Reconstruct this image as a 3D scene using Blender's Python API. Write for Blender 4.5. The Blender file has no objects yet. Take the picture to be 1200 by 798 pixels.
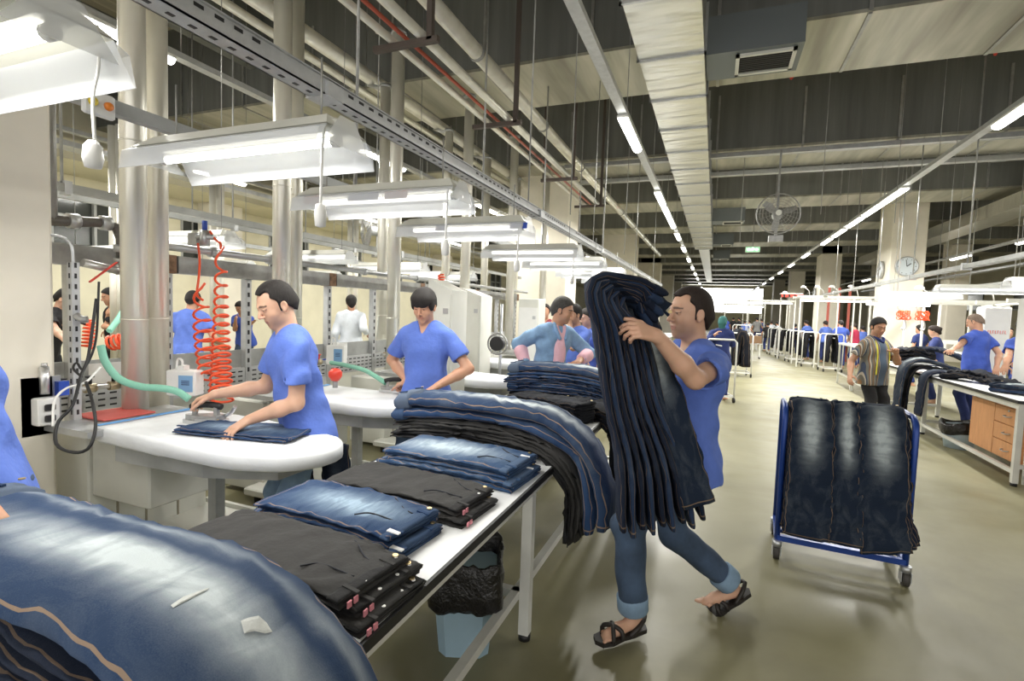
import bpy, math, random
import numpy as np
from mathutils import Vector, Matrix, noise as mnoise

# ------------------------------------------------------------------ camera, world, exposure
SC = bpy.context.scene
COL = SC.collection
_y = np.array([238., -28., 600.]); _y /= np.linalg.norm(_y)
_u = np.array([350., -10000., -600.]); _u -= _u.dot(_y) * _y; _u /= np.linalg.norm(_u)
_x = np.cross(_u, _y); _x = _x if _x[0] > 0 else -_x
_M = np.array([_x, _y, _u])                       # world axes in image axes (right, down, forward)
cam_data = bpy.data.cameras.new('camera'); cam = bpy.data.objects.new('camera', cam_data); COL.objects.link(cam)
_r = _M[:, 0]; _up = -_M[:, 1]; _bk = -_M[:, 2]
cam.matrix_world = Matrix(((_r[0], _up[0], _bk[0], 0), (_r[1], _up[1], _bk[1], 0), (_r[2], _up[2], _bk[2], 1.6), (0, 0, 0, 1)))
cam_data.sensor_width = 36.0; cam_data.lens = 600.0 * 36 / 1200
cam_data.clip_start = 0.05; cam_data.clip_end = 300
SC.camera = cam
SC.view_settings.view_transform = 'Standard'
SC.view_settings.look = 'None'
SC.view_settings.gamma = 1
SC.view_settings.use_curve_mapping = False
SC.view_settings.exposure = EXPOSURE = 0.66
world = bpy.data.worlds.new('world'); SC.world = world; world.use_nodes = True
world.node_tree.nodes['Background'].inputs[0].default_value = (1.0, 0.98, 0.94, 1)
world.node_tree.nodes['Background'].inputs[1].default_value = 1.0
TUBE_E = 5.0        # fluorescent tubes
ROW_W = 52.0         # watts of each aisle strip light
SHADE_W = 7.5       # watts of each work lamp
def area_light(loc, sx, sy, w, rot=(0, 0, 0), color=(1, .98, .92), parent=None):
    l = bpy.data.lights.new('tube_light', 'AREA'); l.shape = 'RECTANGLE'; l.size = sx; l.size_y = sy; l.energy = w; l.color = color
    o = bpy.data.objects.new('tube_light', l); COL.objects.link(o); o.location = loc; o.rotation_euler = rot
    if parent: o.parent = parent
    return o

# ------------------------------------------------------------------ node materials
MATS = {}
class NT:
    def __init__(s, name):
        s.m = bpy.data.materials.new(name); s.m.use_nodes = True; s.t = s.m.node_tree
        s.b = s.t.nodes['Principled BSDF']
    def n(s, typ, **kw):
        x = s.t.nodes.new(typ)
        for k, v in kw.items(): setattr(x, k, v)
        return x
    def l(s, a, b): s.t.links.new(a, b)
    def math(s, op, a, b=None, c=None, clamp=False):
        x = s.n('ShaderNodeMath', operation=op); x.use_clamp = clamp
        for i, v in enumerate((a, b, c)):
            if v is None: continue
            if isinstance(v, (int, float)): x.inputs[i].default_value = v
            else: s.l(v, x.inputs[i])
        return x.outputs[0]
    def mix(s, f, a, b):
        x = s.n('ShaderNodeMix', data_type='RGBA')
        for sock, v in ((x.inputs[0], f), (x.inputs[6], a), (x.inputs[7], b)):
            if isinstance(v, (int, float)): sock.default_value = v
            elif isinstance(v, tuple): sock.default_value = (*v[:3], 1)
            else: s.l(v, sock)
        return x.outputs[2]
    def noise(s, scale, detail=3, rough=.5, vec=None, stretch=None, dist=0):
        x = s.n('ShaderNodeTexNoise'); x.inputs['Scale'].default_value = scale
        x.inputs['Detail'].default_value = detail; x.inputs['Roughness'].default_value = rough; x.inputs['Distortion'].default_value = dist
        if vec is None: vec = s.n('ShaderNodeTexCoord').outputs['Object']
        if stretch:
            mp = s.n('ShaderNodeMapping'); mp.inputs['Scale'].default_value = stretch; s.l(vec, mp.inputs[0]); vec = mp.outputs[0]
        s.l(vec, x.inputs['Vector']); return x.outputs['Fac']
    def ramp(s, f, stops):
        x = s.n('ShaderNodeValToRGB'); e = x.color_ramp.elements
        while len(e) < len(stops): e.new(.5)
        for i, (p, c) in enumerate(stops): e[i].position = p; e[i].color = (*c[:3], 1)
        s.l(f, x.inputs[0]); return x.outputs[0]
    def bump(s, h, strength=.3, dist=.01):
        x = s.n('ShaderNodeBump'); x.inputs['Strength'].default_value = strength; x.inputs['Distance'].default_value = dist
        s.l(h, x.inputs['Height']); s.l(x.outputs[0], s.b.inputs['Normal'])
def mat(name, color, rough=.5, metal=0., var=.0, vs=6., bump=0., bs=60., bd=.004, stretch=None, emit=0., alpha=1., trans=0., coat=0.):
    if name in MATS: return MATS[name]
    t = NT(name); b = t.b
    b.inputs['Base Color'].default_value = (*color, 1); b.inputs['Roughness'].default_value = rough; b.inputs['Metallic'].default_value = metal
    if var > 0:
        f = t.noise(vs, 4, .6, stretch=stretch)
        d = tuple(c * (1 - var) for c in color); u = tuple(min(1, c * (1 + var * .6)) for c in color)
        t.l(t.ramp(f, [(.3, d), (.7, u)]), b.inputs['Base Color'])
    if bump > 0: t.bump(t.noise(bs, 3, .6, stretch=stretch), bump, bd)
    if emit > 0:
        b.inputs['Emission Color'].default_value = (*color, 1); b.inputs['Emission Strength'].default_value = emit
    if alpha < 1: b.inputs['Alpha'].default_value = alpha
    if trans > 0: b.inputs['Transmission Weight'].default_value = trans
    if coat > 0: b.inputs['Coat Weight'].default_value = coat
    MATS[name] = t.m; return t.m

def denim(name, dark, light, fade=.8, uc=.3, su=.18, sv=.28, stitch=(.45, .3, .16), st=.5, band=0.):
    """denim in UV space: u runs waist to hem, v runs across the leg; the wash-out is dyed into the cloth"""
    if name in MATS: return MATS[name]
    t = NT(name); uvn = t.n('ShaderNodeUVMap'); sp = t.n('ShaderNodeSeparateXYZ'); t.l(uvn.outputs[0], sp.inputs[0])
    u, v = sp.outputs[0], sp.outputs[1]
    mp = t.n('ShaderNodeMapping'); mp.inputs['Scale'].default_value = (7, 3, 1); t.l(uvn.outputs[0], mp.inputs[0])
    n1 = t.noise(1.0, 5, .62, vec=mp.outputs[0], dist=.6)
    mp2 = t.n('ShaderNodeMapping'); mp2.inputs['Scale'].default_value = (26, 2.2, 1); mp2.inputs['Rotation'].default_value = (0, 0, .5); t.l(uvn.outputs[0], mp2.inputs[0])
    n2 = t.noise(1.0, 3, .55, vec=mp2.outputs[0], dist=.8)
    a = t.math('POWER', t.math('ABSOLUTE', t.math('DIVIDE', t.math('SUBTRACT', v, .5), sv)), 2)
    b = t.math('POWER', t.math('ABSOLUTE', t.math('DIVIDE', t.math('SUBTRACT', u, uc), su)), 2)
    s = t.math('ADD', t.math('ADD', a, b), t.math('MULTIPLY', t.math('SUBTRACT', n1, .45), 2.2))
    f = t.math('MULTIPLY', t.math('EXPONENT', t.math('MULTIPLY', s, -1)), fade)
    f = t.math('MULTIPLY', f, t.math('ADD', .35, t.math('MULTIPLY', n2, 1.35)), clamp=True)
    tw = t.noise(340, 2, .7)                                        # weave
    f2 = t.math('ADD', f, t.math('MULTIPLY', t.math('SUBTRACT', tw, .5), .16), clamp=True)
    f3 = t.math('ADD', f2, t.math('MULTIPLY', t.math('SUBTRACT', n1, .5), .35), clamp=True)
    if band:          # dark line beside the outer seam with a paler stripe next to it
        g1 = t.math('EXPONENT', t.math('MULTIPLY', t.math('POWER', t.math('ABSOLUTE', t.math('DIVIDE', t.math('SUBTRACT', t.math('ADD', v, t.math('MULTIPLY', t.math('SUBTRACT', n1, .5), .10)), .5 + band * .24), .05)), 2), -1))
        g2 = t.math('EXPONENT', t.math('MULTIPLY', t.math('POWER', t.math('ABSOLUTE', t.math('DIVIDE', t.math('SUBTRACT', t.math('ADD', v, t.math('MULTIPLY', t.math('SUBTRACT', n1, .5), .08)), .5 + band * .36), .045)), 2), -1))
        f3 = t.math('ADD', t.math('MULTIPLY', f3, t.math('SUBTRACT', 1, t.math('MULTIPLY', g1, .8))), t.math('MULTIPLY', g2, t.math('MULTIPLY', n1, .55)), clamp=True)
    c = t.mix(f3, dark, light)
    d = t.math('ABSOLUTE', t.math('SUBTRACT', v, .5))
    e1 = t.math('GREATER_THAN', d, .462); e2 = t.math('LESS_THAN', d, .475)
    c = t.mix(t.math('MULTIPLY', t.math('MULTIPLY', e1, e2), st), c, stitch)
    h = t.math('GREATER_THAN', u, .982); h2 = t.math('LESS_THAN', u, .987)
    c = t.mix(t.math('MULTIPLY', t.math('MULTIPLY', h, h2), st), c, stitch)
    t.l(c, t.b.inputs['Base Color']); t.b.inputs['Roughness'].default_value = .85
    t.b.inputs['Specular IOR Level'].default_value = .2
    hh = t.math('ADD', t.math('MULTIPLY', n2, .5), t.math('MULTIPLY', tw, .1))
    t.bump(hh, .8, .010)
    MATS[name] = t.m; return t.m

# ------------------------------------------------------------------ mesh building
def link(o, parent=None):
    COL.objects.link(o)
    if parent is not None: o.parent = parent
    return o
def tag(o, label=None, cat=None, group=None, kind=None):
    if label: o['label'] = label
    if cat: o['category'] = cat
    if group: o['group'] = group
    if kind: o['kind'] = kind
    return o
def thing(name, label, cat, loc=(0, 0, 0), rz=0., group=None):
    o = bpy.data.objects.new(name, None); o.empty_display_size = .1; link(o); o.location = loc; o.rotation_euler = (0, 0, rz)
    return tag(o, label, cat, group)
def copy_tree(o, parent=None):
    c = o.copy(); COL.objects.link(c); c.parent = parent
    for ch in list(o.children): copy_tree(ch, c)
    return c
class MB:
    """collects shapes, then links them as ONE mesh object"""
    def __init__(s): s.v = []; s.f = []; s.sm = []; s.uv = None; s.n = 0
    def add(s, vs, fs, smooth=False, M=None):
        vs = np.asarray(vs, float)
        if M is not None: vs = vs @ np.array(M.to_3x3()).T + np.array(M.translation)
        s.v.append(vs); s.f += [tuple(i + s.n for i in f) for f in fs]; s.sm += [smooth] * len(fs); s.n += len(vs); return s
    def box(s, c, d, rz=0., M=None, b=0.):
        """box with centre c, size d, optional small chamfer b on vertical and top edges"""
        x, y, z = d[0] / 2, d[1] / 2, d[2] / 2
        if b <= 0:
            vs = np.array([(i * x, j * y, k * z) for i in (-1, 1) for j in (-1, 1) for k in (-1, 1)])
            fs = [(0, 1, 3, 2), (4, 6, 7, 5), (0, 4, 5, 1), (2, 3, 7, 6), (0, 2, 6, 4), (1, 5, 7, 3)]
        else:
            b = min(b, x * .9, y * .9, z * .9); prof = [(-z, b), (-z + b, 0), (z - b, 0), (z, b)]
            vs = []; fs = []
            for zz, ins in prof:
                X, Y = x - ins, y - ins
                vs += [(X - b, -Y, zz), (X, -Y + b, zz), (X, Y - b, zz), (X - b, Y, zz), (-X + b, Y, zz), (-X, Y - b, zz), (-X, -Y + b, zz), (-X + b, -Y, zz)]
            for k in range(3):
                for i in range(8): fs.append((k * 8 + i, k * 8 + (i + 1) % 8, k * 8 + 8 + (i + 1) % 8, k * 8 + 8 + i))
            fs.append(tuple(range(7, -1, -1))); fs.append(tuple(range(24, 32))); vs = np.array(vs)
        if rz:
            c_, s_ = math.cos(rz), math.sin(rz); vs = vs @ np.array([[c_, s_, 0], [-s_, c_, 0], [0, 0, 1]])
        vs = vs + np.array(c, float)
        return s.add(vs, fs, False, M)
    def bb(s, lo, hi, b=0.):
        lo = np.array(lo, float); hi = np.array(hi, float); return s.box((lo + hi) / 2, hi - lo, b=b)
    def bar(s, a, b, w, h=None, up=(0, 0, 1)):
        """square bar from a to b"""
        h = h or w; a = np.array(a, float); b = np.array(b, float); t = b - a; L = np.linalg.norm(t); t /= L
        up = np.array(up, float)
        if abs(t.dot(up)) > .95: up = np.array((0, 1., 0)) if abs(t[1]) < .9 else np.array((1., 0, 0))
        sd = np.cross(t, up); sd /= np.linalg.norm(sd); u = np.cross(sd, t)
        vs = [p + sd * i * w / 2 + u * j * h / 2 for p in (a, b) for i, j in ((-1, -1), (1, -1), (1, 1), (-1, 1))]
        return s.add(vs, [(0, 1, 2, 3), (7, 6, 5, 4), (0, 4, 5, 1), (1, 5, 6, 2), (2, 6, 7, 3), (3, 7, 4, 0)])
    def tube(s, pts, r, n=10, caps=True, rs=None):
        P = [np.array(p, float) for p in pts]; m = len(P); vs = []; prev = None
        for i in range(m):
            t = P[min(i + 1, m - 1)] - P[max(i - 1, 0)]; t = t / (np.linalg.norm(t) + 1e-9)
            if prev is None:
                a = np.array((0, 0, 1.)) if abs(t[2]) < .9 else np.array((1., 0, 0))
                prev = np.cross(t, a)
            sd = prev - t * prev.dot(t); sd /= np.linalg.norm(sd) + 1e-9; prev = sd; u = np.cross(t, sd)
            rr = rs[i] if rs is not None else r
            for k in range(n):
                an = 2 * math.pi * k / n; vs.append(P[i] + (sd * math.cos(an) + u * math.sin(an)) * rr)
        fs = [(i * n + k, i * n + (k + 1) % n, (i + 1) * n + (k + 1) % n, (i + 1) * n + k) for i in range(m - 1) for k in range(n)]
        s.add(vs, fs, True)
        if caps:
            base = s.n - len(vs)
            s.f += [tuple(base + k for k in range(n - 1, -1, -1)), tuple(base + (m - 1) * n + k for k in range(n))]; s.sm += [False, False]
        return s
    def cyl(s, c, r, h, n=20, axis='z', r2=None):
        r2 = r if r2 is None else r2; c = np.array(c, float); d = {'x': (1, 0, 0), 'y': (0, 1, 0), 'z': (0, 0, 1)}[axis] if isinstance(axis, str) else axis
        d = np.array(d, float); return s.tube([c - d * h / 2, c + d * h / 2], r, n, True, [r, r2])
    def lathe(s, prof, c=(0, 0, 0), n=24, M=None):
        vs = [(r * math.cos(2 * math.pi * k / n) + c[0], r * math.sin(2 * math.pi * k / n) + c[1], z + c[2]) for r, z in prof for k in range(n)]
        fs = [(i * n + k, i * n + (k + 1) % n, (i + 1) * n + (k + 1) % n, (i + 1) * n + k) for i in range(len(prof) - 1) for k in range(n)]
        return s.add(vs, fs, True, M)
    def prism(s, poly, z0, z1, M=None, smooth=False):
        n = len(poly); vs = [(x, y, z0) for x, y in poly] + [(x, y, z1) for x, y in poly]
        fs = [tuple(range(n - 1, -1, -1)), tuple(range(n, 2 * n))] + [(i, (i + 1) % n, n + (i + 1) % n, n + i) for i in range(n)]
        return s.add(vs, fs, smooth, M)
    def sheet(s, poly, M=None):
        return s.add(poly, [tuple(range(len(poly)))], False, M)
    def build(s, name, m, parent=None, uv=None, bev=0.):
        me = bpy.data.meshes.new(name); V = np.concatenate(s.v) if s.v else np.zeros((0, 3))
        me.from_pydata(V.tolist(), [], s.f); me.polygons.foreach_set('use_smooth', s.sm)
        if uv is not None:
            lay = me.uv_layers.new(name='UVMap'); idx = np.zeros(len(me.loops), dtype=np.int32); me.loops.foreach_get('vertex_index', idx)
            lay.data.foreach_set('uv', np.asarray(uv, dtype=np.float32)[idx].ravel())
        me.materials.append(m); me.update()
        o = bpy.data.objects.new(name, me); link(o, parent)
        if bev > 0:
            md = o.modifiers.new('bevel', 'BEVEL'); md.width = bev; md.segments = 2; md.limit_method = 'ANGLE'
        return o
def struct(name, mb, m, **k): return tag(mb.build(name, m, **k), kind='structure')
def single(name, mb, m, label, cat, group=None, **k): return tag(mb.build(name, m, **k), label, cat, group)
def spline(pts, n):
    """Catmull-Rom through pts, n samples, evenly spaced"""
    P = np.array(pts, float); P = np.vstack([2 * P[0] - P[1], P, 2 * P[-1] - P[-2]]); out = []
    for i in range(1, len(P) - 2):
        for t in np.linspace(0, 1, 16, endpoint=False):
            a, b, c, d = P[i - 1], P[i], P[i + 1], P[i + 2]
            out.append(.5 * (2 * b + (c - a) * t + (2 * a - 5 * b + 4 * c - d) * t * t + (3 * b - a - 3 * c + d) * t ** 3))
    out.append(P[-2]); out = np.array(out); L = np.r_[0, np.cumsum(np.linalg.norm(np.diff(out, axis=0), axis=1))]
    s = np.linspace(0, L[-1], n); return np.array([[np.interp(q, L, out[:, k]) for k in range(out.shape[1])] for q in s])
# ------------------------------------------------------------------ smooth implicit surfaces for people
def v3(*a): return np.array(a, float)
def unit(a): a = np.array(a, float); return a / (np.linalg.norm(a) + 1e-9)
def rc(a, b, ra, rb, k=.02, cut=(), op='u', fl=None): return dict(t='rc', a=np.array(a, float), b=np.array(b, float), ra=ra, rb=rb, k=k, cut=cut, op=op, fl=fl)
def el(c, r, k=.02, R=None, op='u', cut=()): return dict(t='el', c=np.array(c, float), r=np.array(r, float), R=np.eye(3) if R is None else R, k=k, op=op, cut=cut)
def prim_box(p):
    if p['t'] == 'rc':
        m = max(p['ra'], p['rb']); lo = np.minimum(p['a'], p['b']) - m; hi = np.maximum(p['a'], p['b']) + m
    else:
        m = p['r'].max(); lo = p['c'] - m; hi = p['c'] + m
    return lo, hi
def prim_d(p, X, Y, Z):
    if p['t'] == 'rc':
        a, b = p['a'], p['b']; ab = b - a; L2 = ab.dot(ab) + 1e-12
        px, py, pz = X - a[0], Y - a[1], Z - a[2]
        t = np.clip((px * ab[0] + py * ab[1] + pz * ab[2]) / L2, 0, 1)
        d = np.sqrt((px - t * ab[0]) ** 2 + (py - t * ab[1]) ** 2 + (pz - t * ab[2]) ** 2)
        if p['fl'] is not None:      # flattened along a direction: distance grows faster there
            n, q = p['fl']; w = px * n[0] + py * n[1] + pz * n[2] - t * ab.dot(n)
            d = np.sqrt(np.maximum(d * d + (q * q - 1) * w * w, 0))
        d = d - (p['ra'] + (p['rb'] - p['ra']) * t)
    else:
        c, r, R = p['c'], p['r'], p['R']; px, py, pz = X - c[0], Y - c[1], Z - c[2]
        l = [px * R[0, i] + py * R[1, i] + pz * R[2, i] for i in range(3)]
        k0 = np.sqrt((l[0] / r[0]) ** 2 + (l[1] / r[1]) ** 2 + (l[2] / r[2]) ** 2)
        k1 = np.sqrt((l[0] / r[0] ** 2) ** 2 + (l[1] / r[1] ** 2) ** 2 + (l[2] / r[2] ** 2) ** 2) + 1e-9
        d = k0 * (k0 - 1) / k1
    for n, o in p['cut']: d = np.maximum(d, (X - o[0]) * n[0] + (Y - o[1]) * n[1] + (Z - o[2]) * n[2])
    return d
def field(prims, lo, hi, h, wr=None):
    ax = [np.arange(lo[i], hi[i] + h, h) for i in range(3)]
    F = np.full([len(a) for a in ax], 1.0)
    for p in prims:
        if p['t'] == 'plane':
            n, o = p['n'], p['o']
            F = np.maximum(F, (ax[0][:, None, None] - o[0]) * n[0] + (ax[1][None, :, None] - o[1]) * n[1] + (ax[2][None, None, :] - o[2]) * n[2]); continue
        l, u = prim_box(p); pad = p['k'] * 1.2 + 3 * h; sl = []
        for i in range(3):
            a0 = max(0, int((l[i] - pad - lo[i]) / h)); a1 = min(len(ax[i]), int((u[i] + pad - lo[i]) / h) + 2); sl.append((a0, a1))
        if any(a >= b for a, b in sl): continue
        S = tuple(slice(a, b) for a, b in sl)
        d = prim_d(p, ax[0][S[0]][:, None, None], ax[1][S[1]][None, :, None], ax[2][S[2]][None, None, :])
        f = F[S]; k = p['k']
        if p['op'] == 'u':
            hh = np.maximum(k - np.abs(f - d), 0) / k; F[S] = np.minimum(f, d) - hh * hh * k * .25
        else:
            d = -d; hh = np.maximum(k - np.abs(f - d), 0) / k; F[S] = np.maximum(f, d) + hh * hh * k * .25
    if wr:
        amp, frs = wr; G = np.zeros_like(F)
        for (fx, fy, fz, ph, w) in frs:
            G += w * np.sin(ax[0][:, None, None] * fx + ax[1][None, :, None] * fy + ax[2][None, None, :] * fz + ph + 1.7 * np.sin(ax[2][None, None, :] * 9 + ax[0][:, None, None] * 7 + ph))
        F = F + amp * G
    return F, ax
def nets(F, ax, h, ex=()):
    """surface nets; cells whose centre lies in an excluded box are skipped"""
    I = F < 0; c = [I[a:F.shape[0] - 1 + a, b:F.shape[1] - 1 + b, e:F.shape[2] - 1 + e] for a in (0, 1) for b in (0, 1) for e in (0, 1)]
    s = sum(x.astype(np.int8) for x in c); act = (s > 0) & (s < 8)
    idx = np.argwhere(act)
    if len(idx) == 0: return np.zeros((0, 3)), []
    if ex:
        P = np.array([ax[0][0], ax[1][0], ax[2][0]]) + (idx + .5) * h; keep = np.ones(len(idx), bool)
        for lo, hi in ex: keep &= ~np.all((P > lo) & (P < hi), axis=1)
        idx = idx[keep]
    vid = np.full(act.shape, -1, dtype=np.int64); vid[tuple(idx.T)] = np.arange(len(idx))
    acc = np.zeros((len(idx), 3)); cnt = np.zeros(len(idx)); cor = [(a, b, e) for a in (0, 1) for b in (0, 1) for e in (0, 1)]
    val = [F[idx[:, 0] + a, idx[:, 1] + b, idx[:, 2] + e] for a, b, e in cor]
    for i in range(8):
        for j in range(i + 1, 8):
            df = [cor[j][q] - cor[i][q] for q in range(3)]
            if sum(abs(x) for x in df) != 1: continue
            m = (val[i] < 0) != (val[j] < 0); t = np.where(m, val[i] / np.where(m, val[i] - val[j], 1), 0)
            for q in range(3): acc[:, q] += np.where(m, cor[i][q] + t * df[q], 0)
            cnt += m
    V = np.array([ax[0][0], ax[1][0], ax[2][0]]) + (idx + acc / cnt[:, None]) * h
    faces = []
    for a in range(3):
        b, e = (a + 1) % 3, (a + 2) % 3; n = [slice(None)] * 3; m = [slice(None)] * 3; n[a] = slice(0, -1); m[a] = slice(1, None)
        A, B = I[tuple(n)], I[tuple(m)]; E = np.argwhere(A != B)
        if len(E) == 0: continue
        E = E[(E[:, b] > 0) & (E[:, e] > 0) & (E[:, b] < F.shape[b] - 1) & (E[:, e] < F.shape[e] - 1)]
        def at(db, de):
            q = E.copy(); q[:, b] += db; q[:, e] += de; return vid[tuple(q.T)]
        Q = np.stack([at(-1, -1), at(0, -1), at(0, 0), at(-1, 0)], 1); ins = A[tuple(E.T)]; ok = (Q >= 0).all(1); Q = Q[ok]; ins = ins[ok]
        Q = np.where(ins[:, None], Q, Q[:, ::-1]); faces.append(Q)
    return V, (np.concatenate(faces) if faces else np.zeros((0, 4), int))
def implicit(prims, h, fine=(), wr=None):
    bx = [prim_box(p) for p in prims if p['t'] != 'plane' and p['op'] == 'u']
    lo = np.min([b[0] for b in bx], 0) - 3 * h; hi = np.max([b[1] for b in bx], 0) + 3 * h
    F, ax = field(prims, lo, hi, h, wr); V, Q = nets(F, ax, h, [(a, b) for a, b, _ in fine]); Vs = [V]; Qs = [Q]; n = len(V)
    for a, b, fh in fine:
        F, ax = field(prims, a - h * 1.2, b + h * 1.2, fh, wr); V, Q = nets(F, ax, fh)
        if len(V): Vs.append(V); Qs.append(Q + n); n += len(V)
    return np.concatenate(Vs), np.concatenate([q for q in Qs if len(q)])
def mesh_np(name, V, Q, m, parent=None, col=None):
    me = bpy.data.meshes.new(name); me.vertices.add(len(V)); me.vertices.foreach_set('co', V.astype(np.float32).ravel())
    me.loops.add(len(Q) * 4); me.loops.foreach_set('vertex_index', Q.astype(np.int32).ravel())
    me.polygons.add(len(Q)); me.polygons.foreach_set('loop_start', np.arange(0, len(Q) * 4, 4, dtype=np.int32))
    me.update(calc_edges=True); me.polygons.foreach_set('use_smooth', np.ones(len(Q), bool))
    if col is not None:
        at = me.color_attributes.new('tone', 'FLOAT_COLOR', 'POINT'); at.data.foreach_set('color', np.c_[col, np.ones(len(col))].astype(np.float32).ravel())
    me.materials.append(m); me.validate(); o = bpy.data.objects.new(name, me); link(o, parent); return o

# ------------------------------------------------------------------ people
def skin_mat():
    t = NT('skin'); a = t.n('ShaderNodeAttribute'); a.attribute_name = 'tone'; n = t.noise(45, 3)
    t.l(t.mix(t.math('MULTIPLY', n, .25), a.outputs[0], (.45, .2, .13)), t.b.inputs['Base Color'])
    t.b.inputs['Roughness'].default_value = .5; t.b.inputs['Subsurface Weight'].default_value = .12; t.b.inputs['Subsurface Scale'].default_value = .008
    t.b.inputs['Subsurface Radius'].default_value = (1, .35, .2)
    return t.m
SKIN = skin_mat()
def cloth(name, c, rough=.85): return mat(name, c, rough, var=.14, vs=5, bump=.6, bs=11, bd=.02)
def hair_mat(name, c): return mat(name, c, .8, var=.4, vs=120, bump=.6, bs=160, bd=.004, stretch=(1, 1, .25))
def ik(S, T, l1, l2, hint):
    d = T - S; L = np.linalg.norm(d); 
    if L > (l1 + l2) * .995: T = S + d / L * (l1 + l2) * .995; d = T - S; L = np.linalg.norm(d)
    L = max(L, .08); u = d / L; a = (l1 * l1 - l2 * l2 + L * L) / (2 * L); hh = math.sqrt(max(l1 * l1 - a * a, 0))
    n = hint - u * u.dot(hint); n = unit(n); return S + u * a + n * hh, T
def rotm(yaw, pitch, roll=0):
    """head axes as columns: right, forward, up; pitch > 0 looks down"""
    cy, sy, cp, sp = math.cos(yaw), math.sin(yaw), math.cos(pitch), math.sin(pitch); cr, sr = math.cos(roll), math.sin(roll)
    Rz = np.array([[cy, -sy, 0], [sy, cy, 0], [0, 0, 1]]); Rx = np.array([[1, 0, 0], [0, cp, sp], [0, -sp, cp]]); Ry = np.array([[cr, 0, sr], [0, 1, 0], [-sr, 0, cr]])
    return Rz @ Rx @ Ry
def hand_prims(W, d, n, side, curl=(.35, .5, .4), s=1., thumb=.0):
    """W wrist, d towards the knuckles, n out of the palm, side: +1 thumb lies on +cross(d,n)"""
    d = unit(d); n = unit(n - d * np.dot(n, d)); t = np.cross(d, n) * side; P = []
    for i, o in enumerate((.030, .010, -.010, -.028)):
        P.append(rc(W + t * o * .55 * s, W + (d * (.09 - abs(i - 1) * .004) + t * o) * s, .016 * s, .0115 * s, k=.014))
    P.append(rc(W + (d * .02 + t * .02 - n * -.006) * s, W + (d * .05 + t * .026 + n * .008) * s, .016 * s, .012 * s, k=.015))
    L = (.074, .082, .076, .060)
    for i, o in enumerate((.030, .010, -.010, -.028)):
        p = W + (d * (.09 - abs(i - 1) * .004) + t * o) * s; an = 0.; rr = .0098 * s
        for j, fr in enumerate((.45, .31, .24)):
            an += curl[j] * (1 + .12 * (i - 1)); q = p + (d * math.cos(an) + n * math.sin(an) + t * (.04 * (1.5 - i))) * L[i] * fr * s
            P.append(rc(p, q, rr, rr * .92, k=.0035)); p = q; rr *= .92
    p = W + (d * .03 + t * .03 + n * .006) * s; dirs = ((.62, .75, .25), (.85, .42, .35 + thumb), (.92, .15, .42 + thumb)); rr = .0125 * s
    for (a, b, c), l in zip(dirs, (.040, .034, .028)):
        q = p + unit(d * a + t * b + n * c) * l * s; P.append(rc(p, q, rr, rr * .9, k=.006)); p = q; rr *= .88
    return P
def head_prims(C, R, s=1., child=False):
    g = lambda x, y, z: C + R @ (np.array((x, y, z)) * s); P = []
    E = lambda c, r, k=.02, op='u', Rl=None: P.append(el(g(*c), np.array(r) * s, k * s, R if Rl is None else R @ Rl, op))
    T = lambda a, b, ra, rb, k=.01, op='u': P.append(rc(g(*a), g(*b), ra * s, rb * s, k * s, op=op))
    E((0, -.012, .034), (.075, .094, .084)); E((0, .022, -.02), (.063, .066, .086), .03); E((0, .03, -.07), (.050, .052, .046), .03)
    E((0, .066, -.098), (.021, .018, .017), .02); E((.038, .054, -.028), (.022, .022, .022), .02); E((-.038, .054, -.028), (.022, .022, .022), .02)
    T((-.034, .072, .027), (0, .083, .026), .010, .011, .014); T((.034, .072, .027), (0, .083, .026), .010, .011, .014)
    for x in (-1, 1): E((x * .031, .096, .006), (.016, .014, .010), .010, 's')
    for x in (-1, 1): E((x * .031, .0745, .007), (.0135, .0135, .0115), .003)
    for x in (-1, 1): T((x * .020, .0865, .0125), (x * .043, .079, .0115), .0032, .0028, .004)
    T((0, .086, .016), (0, .109, -.024), .0075, .0105, .010); E((.011, .098, -.029), (.0075, .010, .007), .006); E((-.011, .098, -.029), (.0075, .010, .007), .006)
    T((-.016, .083, -.056), (.016, .083, -.056), .0055, .0055, .006); T((0, .088, -.055), (0, .088, -.056), .0055, .0055, .006)
    T((-.014, .082, -.067), (.014, .082, -.067), .0058, .0058, .005); T((-.022, .090, -.0615), (.022, .090, -.0615), .0022, .0022, .003, 's')
    for x in (-1, 1):
        q = x * .35; Rl = np.array([[math.cos(q), -math.sin(q), 0], [math.sin(q), math.cos(q), 0], [0, 0, 1]])
        E((x * .079, -.006, -.004), (.0085, .019, .031), .006, 'u', Rl); E((x * .087, -.002, .000), (.006, .010, .017), .005, 's', Rl); E((x * .078, .002, -.028), (.008, .009, .010), .008)
    return P
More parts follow.
